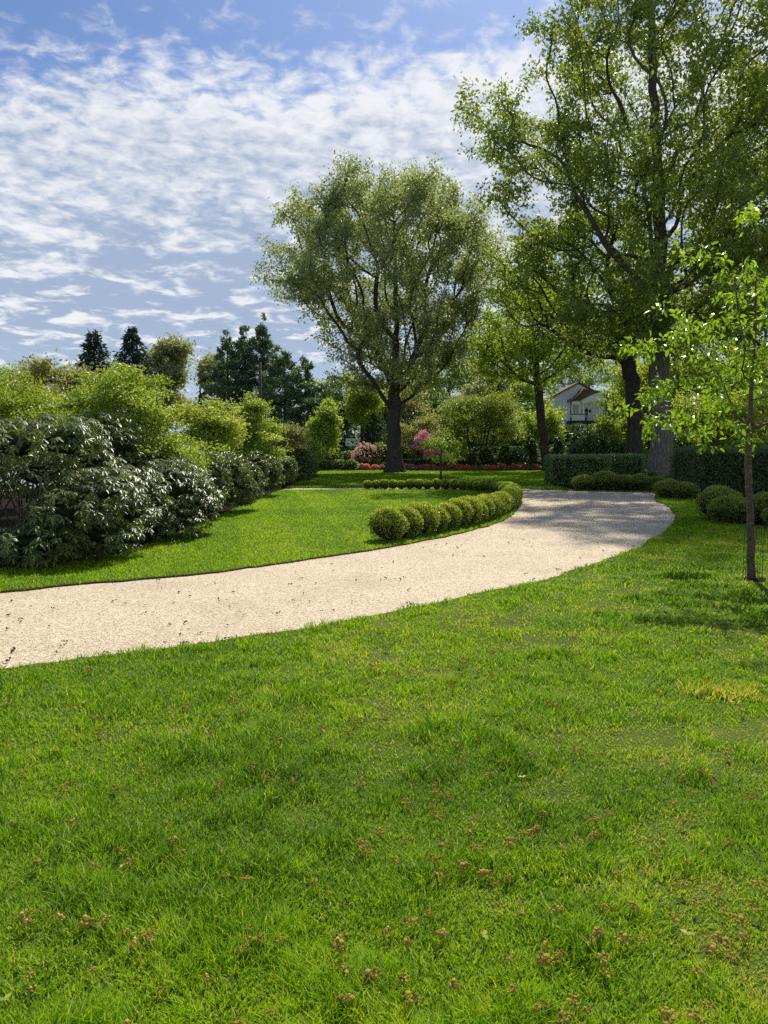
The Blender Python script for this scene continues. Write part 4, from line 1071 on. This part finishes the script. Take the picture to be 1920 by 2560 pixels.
# low wall and wire fence at the far border
wl = thing('garden_wall', 'low dark stone wall behind the red azaleas', 'wall', (0, 66, 0))
mb = MB(); mb.box(-14, 36, 0, .4, -.1, .72); link('wall_body', mb.mesh('wall_body', MAT['stone']), wl)
mb = MB(); mb.box(-14.05, 36.05, -.05, .45, .722, .80); link('wall_cap', mb.mesh('wall_cap', MAT['stone']), wl)
fe = thing('fence', 'thin wire fence with slim dark posts behind the spreading maple', 'fence', (8, 67.2, 0))
mb = MB(); mb.tube([(0, 0, 1.85), (14, 0, 1.87)], .02, 4); mb.tube([(0, 0, 1.3), (14, 0, 1.32)], .012, 4); link('rail', mb.mesh('rail', MAT['steel'], True), fe)
mb = MB(); mb.tube([(0, 0, -.1), (0, 0, 1.88)], .03, 6); pm = mb.mesh('post', MAT['wire'], True)
for k in range(8): link('post', pm, fe, (k * 2.0, 0, 0))

# ------------------------------------------------------------------ basketball hoop
hy = 82; c = P(881, 1105.5, hy); wdt = 34 * M(hy); hgt = 19 * M(hy); gz = float(hill(c[0], hy))
bh = thing('basketball_hoop', 'white-framed basketball backboard with hoop standing behind the far border', 'basketball hoop', (c[0], hy, gz))
zc = c[2] - gz; w2, h2 = wdt / 2, hgt / 2; fw = .19
mb = MB()
mb.box(-w2, w2, -.03, .03, zc + h2 - fw, zc + h2); mb.box(-w2, w2, -.03, .03, zc - h2, zc - h2 + fw)
mb.box(-w2, -w2 + fw, -.03, .03, zc - h2 + fw, zc + h2 - fw); mb.box(w2 - fw, w2, -.03, .03, zc - h2 + fw, zc + h2 - fw)
link('backboard_frame', mb.mesh('backboard_frame', MAT['white']), bh)
mb = MB(); s1, s0, s2 = .32, zc - h2 + .16, zc - h2 + .62
mb.box(-s1, s1, -.025, .025, s2 - .10, s2); mb.box(-s1, -s1 + .10, -.025, .025, s0, s2 - .10); mb.box(s1 - .10, s1, -.025, .025, s0, s2 - .10)
link('target_square', mb.mesh('target_square', MAT['white']), bh)
mb = MB(); mb.tube([(-w2 + .06, .05, zc + h2 * .1), (-.2, .07, zc - h2 * .15), (0, .08, zc - .3)], .05, 5); mb.tube([(w2 - .06, .05, zc + h2 * .1), (.2, .07, zc - h2 * .15), (0, .08, zc - .3)], .03, 5)
link('brace', mb.mesh('brace', MAT['white'], True), bh)
mb = MB(); zr = zc - h2 + .1
mb.tube([(.23 * math.cos(a), -.33 + .23 * math.sin(a), zr) for a in np.linspace(0, 2 * math.pi, 17)], .015, 5, cap=False)
link('rim', mb.mesh('rim', MAT['white'], True), bh)
mb = MB()
for k in range(10):
    a = k * .628; mb.tube([(.22 * math.cos(a), -.33 + .22 * math.sin(a), zr), (.13 * math.cos(a + .3), -.33 + .13 * math.sin(a + .3), zr - .4)], .008, 3)
link('net', mb.mesh('net', MAT['white'], True), bh)
mb = MB(); mb.tube([(0, .9, -.1), (0, .9, zc - .7), (0, .5, zc - .3), (0, .08, zc - .3)], .07, 8); link('pole', mb.mesh('pole', MAT['wire'], True), bh)

# ------------------------------------------------------------------ utility pole
uy = 64; b = P(653, 1150, uy); b[2] = 0; top = P(653, 905, uy)[2]
up_ = thing('utility_pole', 'wooden utility pole with a grey transformer in front of the pines', 'utility pole', b)
mb = MB(); mb.tube([(0, 0, -.1), (0, 0, top)], [.15, .11], 10); link('pole', mb.mesh('pole', MAT['pole'], True), up_)
zt = P(643, 983, uy)[2]
mb = MB(); mb.tube([(-.42, 0, zt - .34), (-.42, 0, zt + .34)], .20, 14); mb.tube([(-.42, 0, zt + .34), (-.42, 0, zt + .38)], .215, 14)
tf = link('transformer', mb.mesh('transformer', MAT['grey'], True), up_)
mb = MB(); mb.tube([(-.5, -.05, zt + .38), (-.5, -.05, zt + .55)], .03, 6); mb.tube([(-.34, .05, zt + .38), (-.34, .05, zt + .55)], .03, 6); link('bushing', mb.mesh('bushing', MAT['steel'], True), tf)
mb = MB(); mb.box(-.24, -.1, -.04, .04, zt - .2, zt - .14); mb.box(-.24, -.1, -.04, .04, zt + .14, zt + .2); link('bracket', mb.mesh('bracket', MAT['steel']), up_)
mb = MB(); mb.tube([(.17, -.1, 0), (.16, -.1, zt - .9)], .055, 8); link('conduit', mb.mesh('conduit', MAT['grey'], True), up_)
mb = MB(); mb.tube([(-.9, 0, zt + 1.15), (-.05, 0, zt + 1.4)], .03, 5); link('arm', mb.mesh('arm', MAT['steel'], True), up_)

# ------------------------------------------------------------------ houses
HY = 128; hs = .01465 * 128 / 130      # metres per crop pixel of the 4.608x view
def hx(cx): return (1280 + cx / 4.608 - 960) / F * HY
def hz(cy): return P(1400, 920 + cy / 4.608, HY)[2]
hb0 = (hx(640), HY, 0.0)
ho = thing('house', 'white shingled house with a brown roof and an arched balcony porch on the hill', 'house', hb0)
def q(cx): return hx(cx) - hb0[0]
gz = float(hill(hx(640), HY)) - .5
mb = MB(); mb.prism([(q(150), gz), (q(1250), gz), (q(1250), hz(380)), (q(1050), hz(330)), (q(770), hz(170)), (q(350), hz(400)), (q(150), hz(480))], 1.6, 9, 0)
link('wall', mb.mesh('wall', MAT['siding']), ho)
mb = MB()
def slope(pts, y0, y1, th=.25):
    poly = [(x, z) for x, z in pts] + [(x, z + th) for x, z in reversed(pts)]
    mb.prism(poly, y0, y1)
slope([(q(100), hz(520)), (q(250), hz(465)), (q(420), hz(360)), (q(770), hz(168))], 1.2, 10); slope([(q(773), hz(168)), (q(1060), hz(322)), (q(1300), hz(388))], 1.2, 10)
rf = link('roof', mb.mesh('roof', MAT['roofing']), ho)
# porch
mb = MB()
arch = [(q(790) , hz(415))] + [(q(790 + 210 * t), hz(415 - 40 * math.sin(math.pi * (t * .5 + .0)) )) for t in np.linspace(.1, 1, 8)]
mb.prism([(q(752), hz(388)), (q(800), hz(415)), (q(840), hz(397)), (q(900), hz(385)), (q(950), hz(383)), (q(1000), hz(388)), (q(1060), hz(402)), (q(1110), hz(415)), (q(1150), hz(388)), (q(1050), hz(335)), (q(950), hz(290)), (q(850), hz(335))], -1.2, -1.0)
mb.box(q(655), q(748), -1.18, -1.0, hz(425), hz(392))
link('porch_gable', mb.mesh('porch_gable', MAT['siding']), ho)
mb = MB()
slope([(q(640), hz(385)), (q(700), hz(350)), (q(750), hz(300)), (q(790), hz(245))], -1.3, 1.55, .18)
mb.prism([(q(752), hz(382)), (q(850), hz(328)), (q(950), hz(280)), (q(950), hz(262)), (q(790), hz(247)), (q(742), hz(310)), (q(645), hz(384))], -.95, -.6)
mb.prism([(q(955), hz(280)), (q(1050), hz(328)), (q(1160), hz(382)), (q(1160), hz(366)), (q(955), hz(262))], -.95, 1.55)
link('porch_roof', mb.mesh('porch_roof', MAT['roofing']), ho)
mb = MB()
for cx in (748, 788): mb.tube([(q(cx), -.9, hz(600)), (q(cx), -.9, hz(412))], .17, 12)
cm = mb
for cx in (748, 788):
    mb = MB(); mb.tube([(0, 0, hz(535)), (0, 0, hz(412))], [.19, .16], 12); mb.box(-.24, .24, -.24, .24, hz(412) - .12, hz(412) - .002)
    link('column', mb.mesh('column', MAT['white'], False), ho, (q(cx), -.88, 0))
mb = MB(); mb.box(q(655), q(800), -1.15, -.6, hz(608), hz(542)); mb.box(q(655), q(655) + .15, -1.1, 1.5, hz(608), hz(392) - .3); link('parapet', mb.mesh('parapet', MAT['siding']), ho)
mb = MB(); mb.box(q(650), q(803), -1.2, -.55, hz(541), hz(533)); link('parapet_cap', mb.mesh('parapet_cap', MAT['trim_dark']), ho)
mb = MB(); mb.box(q(640), q(1160), -1.25, 1.55, hz(640), hz(610)); link('balcony_floor', mb.mesh('balcony_floor', MAT['trim_dark']), ho)
mb = MB(); mb.box(q(803), q(1150), -1.05, -1.0, hz(552), hz(545))
for k in range(24): mb.box(q(806 + 14 * k), q(806 + 14 * k) + .04, -1.04, -1.01, hz(608), hz(552) - .002)
link('railing', mb.mesh('railing', MAT['grey']), ho)
mb = MB(); mb.box(q(806), q(890), 1.5, 1.59, hz(606), hz(452)); dr = link('door', mb.mesh('door', MAT['white']), ho)
for k in range(2):
    for j in range(3):
        mb = MB(); x0 = q(812 + 40 * k); mb.box(x0, x0 + .45, 1.46, 1.498, hz(600 - 48 * j), hz(600 - 48 * j) + .58); link('pane', mb.mesh('pane', MAT['dark_glass']), dr)
mb = MB(); mb.box(q(900), q(918), 1.3, 1.55, hz(505), hz(480)); mb.box(q(904), q(914), 1.36, 1.5, hz(480) + .002, hz(472)); link('lantern', mb.mesh('lantern', MAT['trim_dark']), ho)
mb = MB(); mb.tube([(q(640), -1.3, hz(640)), (q(640), -1.3, hz(388))], .07, 6); link('downspout', mb.mesh('downspout', MAT['trim_dark'], True), ho)
mb = MB(); mb.box(q(430), q(485), 1.5, 1.59, hz(805), hz(755)); wn = link('window', mb.mesh('window', MAT['white']), ho)
mb = MB(); mb.box(q(442), q(474), 1.46, 1.497, hz(797), hz(762)); link('pane', mb.mesh('pane', MAT['dark_glass']), wn)

# brown roofed outbuilding seen behind the spreading maple
BY = 105; b = P(1146, 1080, BY); b[2] = float(hill(b[0], BY)) - .3
ob = thing('house', 'grey stone house with a flat-topped brown roof half hidden behind the spreading maple', 'house', b)
def bx_(px): return P(px, 1000, BY)[0] - b[0]
def bz_(py): return P(1146, py, BY)[2] - b[2]
mb = MB(); mb.box(bx_(1062), bx_(1230), 0, 6, 0, bz_(1028)); link('wall', mb.mesh('wall', MAT['stone']), ob)
mb = MB()
v = [(bx_(1050), -.5, bz_(1028)), (bx_(1240), -.5, bz_(1028)), (bx_(1240), 6.5, bz_(1028)), (bx_(1050), 6.5, bz_(1028)), (bx_(1118), 2, bz_(991)), (bx_(1174), 2, bz_(991)), (bx_(1174), 4, bz_(991)), (bx_(1118), 4, bz_(991))]
mb.add(v, [(0, 1, 5), (0, 5, 4), (1, 2, 6), (1, 6, 5), (2, 3, 7), (2, 7, 6), (3, 0, 4), (3, 4, 7), (4, 5, 6), (4, 6, 7), (0, 2, 1), (0, 3, 2)]); link('roof', mb.mesh('roof', MAT['roofing']), ob)
mb = MB(); mb.box(bx_(1075), bx_(1098), -.08, -.002, bz_(1052), bz_(1036)); wn = link('window', mb.mesh('window', MAT['white']), ob)
mb = MB(); mb.box(bx_(1078), bx_(1095), -.12, -.082, bz_(1050), bz_(1038)); link('pane', mb.mesh('pane', MAT['dark_glass']), wn)

# ------------------------------------------------------------------ litter on the lawn and the drive
def catkin_mesh(k):
    r_ = np.random.default_rng(100 + k); mb = MB(); n = 9 + 2 * (k % 4)
    for q_ in range(n):
        c = np.array([r_.normal(0, .014), r_.normal(0, .011), abs(r_.normal(.014, .008))]); s_ = r_.uniform(.0035, .0075)
        v = ICO1[0] * s_ * r_.uniform(.7, 1.4, 3) * (1 + .2 * r_.normal(size=(len(ICO1[0]), 1))) + c
        mb.add(v, ICO1[1], 0, r_.uniform(.1, .9))
    for q_ in range(3):
        a = r_.uniform(0, 6.28); mb.tube([(0, 0, .012), (.02 * math.cos(a), .02 * math.sin(a), .016), (.04 * math.cos(a + .4), .04 * math.sin(a + .4), .006)], .002, 4)
    return mb.mesh('catkin_clump', MAT['catkin'])
cm_ = [catkin_mesh(k) for k in range(7)]
cnt_ = 0
while cnt_ < 290:
    d = math.exp(rng.uniform(math.log(2.0), math.log(8.5))); az_ = R(rng.uniform(-27, 27)); x, y = d * math.sin(az_), d * math.cos(az_)
    if not lawn_mask(np.array([x]), np.array([y]))[0] or inpoly(np.array([x]), np.array([y]), island_xy)[0]: continue
    if rng.random() > (.55 + .45 * (x / d + .1 > 0)) * (1.0 if d < 4.5 else .7): continue
    s_ = rng.uniform(.55, 1.1)
    tag(link('catkin_clump', cm_[cnt_ % 7], None, (x, y, .022 + .014 * rng.random()), rng.uniform(0, 6.28), s_), 'small brown clump of fallen oak catkins lying in the near lawn', 'catkin clump', 'catkin clumps scattered over the near lawn')
    cnt_ += 1
def speck_mesh(k):
    r_ = np.random.default_rng(300 + k); mb = MB()
    n = 4; c = r_.normal(0, .012, (n, 3)) * (1, 1, 0) + (0, 0, .006); a = r_.normal(0, 1, (n, 3)) * (1, 1, .4)
    leaves(mb, c, a, np.tile([0, 0, 1.0], (n, 1)) + r_.normal(0, .5, (n, 3)), .035, .022, 0, .5, fold=.3, curl=.2)
    return mb.mesh('dried_leaf', MAT['speck'])
sm_ = [speck_mesh(k) for k in range(5)]; cnt_ = 0
while cnt_ < 110:
    d = math.exp(rng.uniform(math.log(5.4), math.log(15))); az_ = R(rng.uniform(-27, 20)); x, y = d * math.sin(az_), d * math.cos(az_)
    xa, ya = np.array([x]), np.array([y])
    if not inpoly(xa, ya, drive_xy)[0] or inpoly(xa, ya, island_xy)[0]: continue
    tag(link('dried_leaf', sm_[cnt_ % 5], None, (x, y, -.008), rng.uniform(0, 6.28), rng.uniform(.45, .95)), 'small dark dried leaf scrap lying on the cream gravel', 'dried leaf', 'dried leaf scraps on the gravel drive'); cnt_ += 1
mb = MB(); leaves(mb, np.array([[0, 0, .01], [.005, 0, .012]]), np.array([[1, 0, .25], [-.3, 1, .2]]), np.array([[0, 0, 1.0], [0, .3, 1]]), .05, .028, 0, .5, fine=True)
fl_ = mb.mesh('fallen_leaf', MAT['fallen'])
for px, py, lab in [(1308, 1948, 'near the middle of the right half of the lawn'), (1205, 2343, 'low in the lawn, left of the other yellow leaves'), (1715, 2342, 'low in the lawn at the right'), (12, 2508, 'at the bottom left corner of the lawn'), (205, 1760, 'in the lawn a little below the gravel edge at the left'), (310, 2165, 'in the left part of the lawn')]:
    q_ = G(px, py, .03); tag(link('fallen_leaf', fl_, None, q_, rng.uniform(0, 6.28), .6), 'bright yellow-green fallen leaf ' + lab, 'fallen leaf', 'yellow fallen leaves on the lawn')

# coarse dark weed tuft left of the young tree, and a pale dry one below it
def tuft(label, px, py, r, n, h, col):
    q_ = G(px, py); mb = MB()
    p = rng.normal(0, 1, (n, 3)) * (r, r * .6, 0); a = rng.normal(0, .45, (n, 3)) + (0, 0, 1)
    leaves(mb, p, a, rdir(n), h * rng.uniform(.5, 1.2, n), .009, 0, np.clip(rng.normal(col, .1, n), 0, 1), fold=.1, curl=.3)
    tag(link('grass_tuft', mb.mesh('grass_tuft', MAT['blade']), None, q_), label, 'grass tuft')
tuft('coarse dark green grass tuft in the lawn left of the young cherry trunk', 1715, 1446, .13, 420, .09, .08)
tuft('pale bleached grass tuft low in the lawn below the young cherry shadow', 1815, 1738, .14, 420, .07, .9)

# ------------------------------------------------------------------ world, sun, camera
SUN_AZ, SUN_EL = R(13), R(46)
w = bpy.data.worlds.new('World'); sc.world = w; w.use_nodes = True
nt = w.node_tree; N = nt.nodes; L = nt.links; N.clear()
def math_(op, a, b=None, clamp=False):
    n = N.new('ShaderNodeMath'); n.operation = op; n.use_clamp = clamp
    for k, q_ in enumerate((a, b)):
        if q_ is None: continue
        if isinstance(q_, (int, float)): n.inputs[k].default_value = q_
        else: L.new(q_, n.inputs[k])
    return n.outputs[0]
def mrange(x, a, b, c=0.0, d=1.0):
    n = N.new('ShaderNodeMapRange'); n.interpolation_type = 'SMOOTHSTEP'
    L.new(x, n.inputs[0])
    for k, q_ in enumerate((a, b, c, d)): n.inputs[k + 1].default_value = q_
    return n.outputs[0]
def noise(vec, scale, detail=6, rough=.55, dist=0.0):
    n = N.new('ShaderNodeTexNoise'); n.inputs['Scale'].default_value = scale; n.inputs['Detail'].default_value = detail
    n.inputs['Roughness'].default_value = rough; n.inputs['Distortion'].default_value = dist; L.new(vec, n.inputs['Vector']); return n.outputs['Fac']
def mixc(f, a, b):
    n = N.new('ShaderNodeMix'); n.data_type = 'RGBA'
    if isinstance(f, (int, float)): n.inputs[0].default_value = f
    else: L.new(f, n.inputs[0])
    for k, q_ in ((6, a), (7, b)):
        if isinstance(q_, tuple): n.inputs[k].default_value = (*q_, 1)
        else: L.new(q_, n.inputs[k])
    return n.outputs[2]
sky = N.new('ShaderNodeTexSky'); sky.sky_type = 'NISHITA'; sky.sun_disc = False; sky.sun_elevation = SUN_EL; sky.sun_rotation = SUN_AZ
sky.air_density = 1.0; sky.dust_density = .6; sky.ozone_density = 1.6
tc = N.new('ShaderNodeTexCoord'); sx = N.new('ShaderNodeSeparateXYZ'); L.new(tc.outputs['Generated'], sx.inputs[0])
z = math_('MAXIMUM', sx.outputs[2], .02)
zp = math_('ADD', z, .14)
cx_ = math_('DIVIDE', sx.outputs[0], zp); cy_ = math_('DIVIDE', sx.outputs[1], zp)
cb = N.new('ShaderNodeCombineXYZ'); L.new(cx_, cb.inputs[0]); L.new(cy_, cb.inputs[1]); pv = cb.outputs[0]
big = noise(pv, 1.15, 3, .5); med = noise(pv, 5.6, 7, .60, .5); fin = noise(pv, 17, 5, .6, .3)
# broken altocumulus: a sheet with a torn upper rim, rippled cells, thin streaks toward the horizon
edge = math_('ADD', z, math_('MULTIPLY', math_('SUBTRACT', big, .5), .20))
edge = math_('ADD', edge, math_('MULTIPLY', math_('SUBTRACT', med, .5), .14))
edge = math_('ADD', edge, math_('MULTIPLY', math_('MAXIMUM', math_('MULTIPLY', sx.outputs[0], -1.0), 0.0), .17))
sheet = math_('MULTIPLY', mrange(edge, .50, .37), mrange(edge, -.05, .20, .55, 1.0))
fw = mrange(z, .14, .40, .22, .68)
tex = math_('ADD', med, math_('MULTIPLY', math_('SUBTRACT', fin, med), fw))
amp = mrange(z, .10, .40, 1.25, 1.7)
dens = math_('ADD', math_('MULTIPLY', sheet, .66), math_('MULTIPLY', math_('SUBTRACT', tex, .5), amp))
cov = mrange(dens, .02, .56)
lz = math_('ADD', z, math_('MULTIPLY', math_('SUBTRACT', big, .5), .30))
lz = math_('ADD', lz, math_('MULTIPLY', math_('SUBTRACT', tex, .5), mrange(z, .12, .36, 2.1, .75)))
lit = mrange(math_('ADD', lz, mrange(z, .30, .10, 0, .07)), .17, .46)
ccol = mixc(lit, (.385, .475, .635), (.91, .925, .945))
scl = N.new('ShaderNodeVectorMath'); scl.operation = 'SCALE'; L.new(sky.outputs[0], scl.inputs[0]); scl.inputs['Scale'].default_value = .085
tint = N.new('ShaderNodeMix'); tint.data_type = 'RGBA'; tint.blend_type = 'MULTIPLY'; tint.inputs[0].default_value = 1
L.new(scl.outputs[0], tint.inputs[6]); tint.inputs[7].default_value = (.80, .95, 1.22, 1)
final = mixc(math_('MULTIPLY', cov, .93), tint.outputs[2], ccol)
final = mixc(mrange(z, .16, .0, 0, .55), final, (.62, .73, .88))
bg = N.new('ShaderNodeBackground'); bg.inputs['Strength'].default_value = 1.0; L.new(final, bg.inputs[0])
wo = N.new('ShaderNodeOutputWorld'); L.new(bg.outputs[0], wo.inputs[0])

sd = Vector((math.sin(SUN_AZ) * math.cos(SUN_EL), math.cos(SUN_AZ) * math.cos(SUN_EL), math.sin(SUN_EL)))
sl = bpy.data.lights.new('sun', 'SUN'); sl.energy = 5.0; sl.angle = R(.53); sl.color = (1, .955, .87)
so = bpy.data.objects.new('sun', sl); COL.objects.link(so); so.rotation_euler = sd.to_track_quat('Z', 'Y').to_euler(); so.location = (20, 40, 60)

cd = bpy.data.cameras.new('camera'); cam = bpy.data.objects.new('camera', cd); COL.objects.link(cam)
cam.location = (0, 0, CAMZ); cam.rotation_euler = (math.pi / 2 - PITCH, 0, 0)
cd.sensor_fit = 'VERTICAL'; cd.angle = 2 * math.atan(1280 / F); cd.clip_end = 4000; cd.clip_start = .05
sc.camera = cam
DEN = False
sc.view_settings.view_transform = 'Standard'; sc.view_settings.look = 'None'; sc.view_settings.exposure = 0; sc.view_settings.gamma = 1
sc.render.engine = 'CYCLES'
cy = sc.cycles; cy.max_bounces = 5; cy.diffuse_bounces = 4; cy.glossy_bounces = 2; cy.transmission_bounces = 4; cy.transparent_max_bounces = 4
cy.use_denoising = DEN; cy.denoiser = 'OPENIMAGEDENOISE'; cy.denoising_prefilter = 'ACCURATE'
cy.sample_clamp_indirect = 4; cy.caustics_reflective = False; cy.caustics_refractive = False
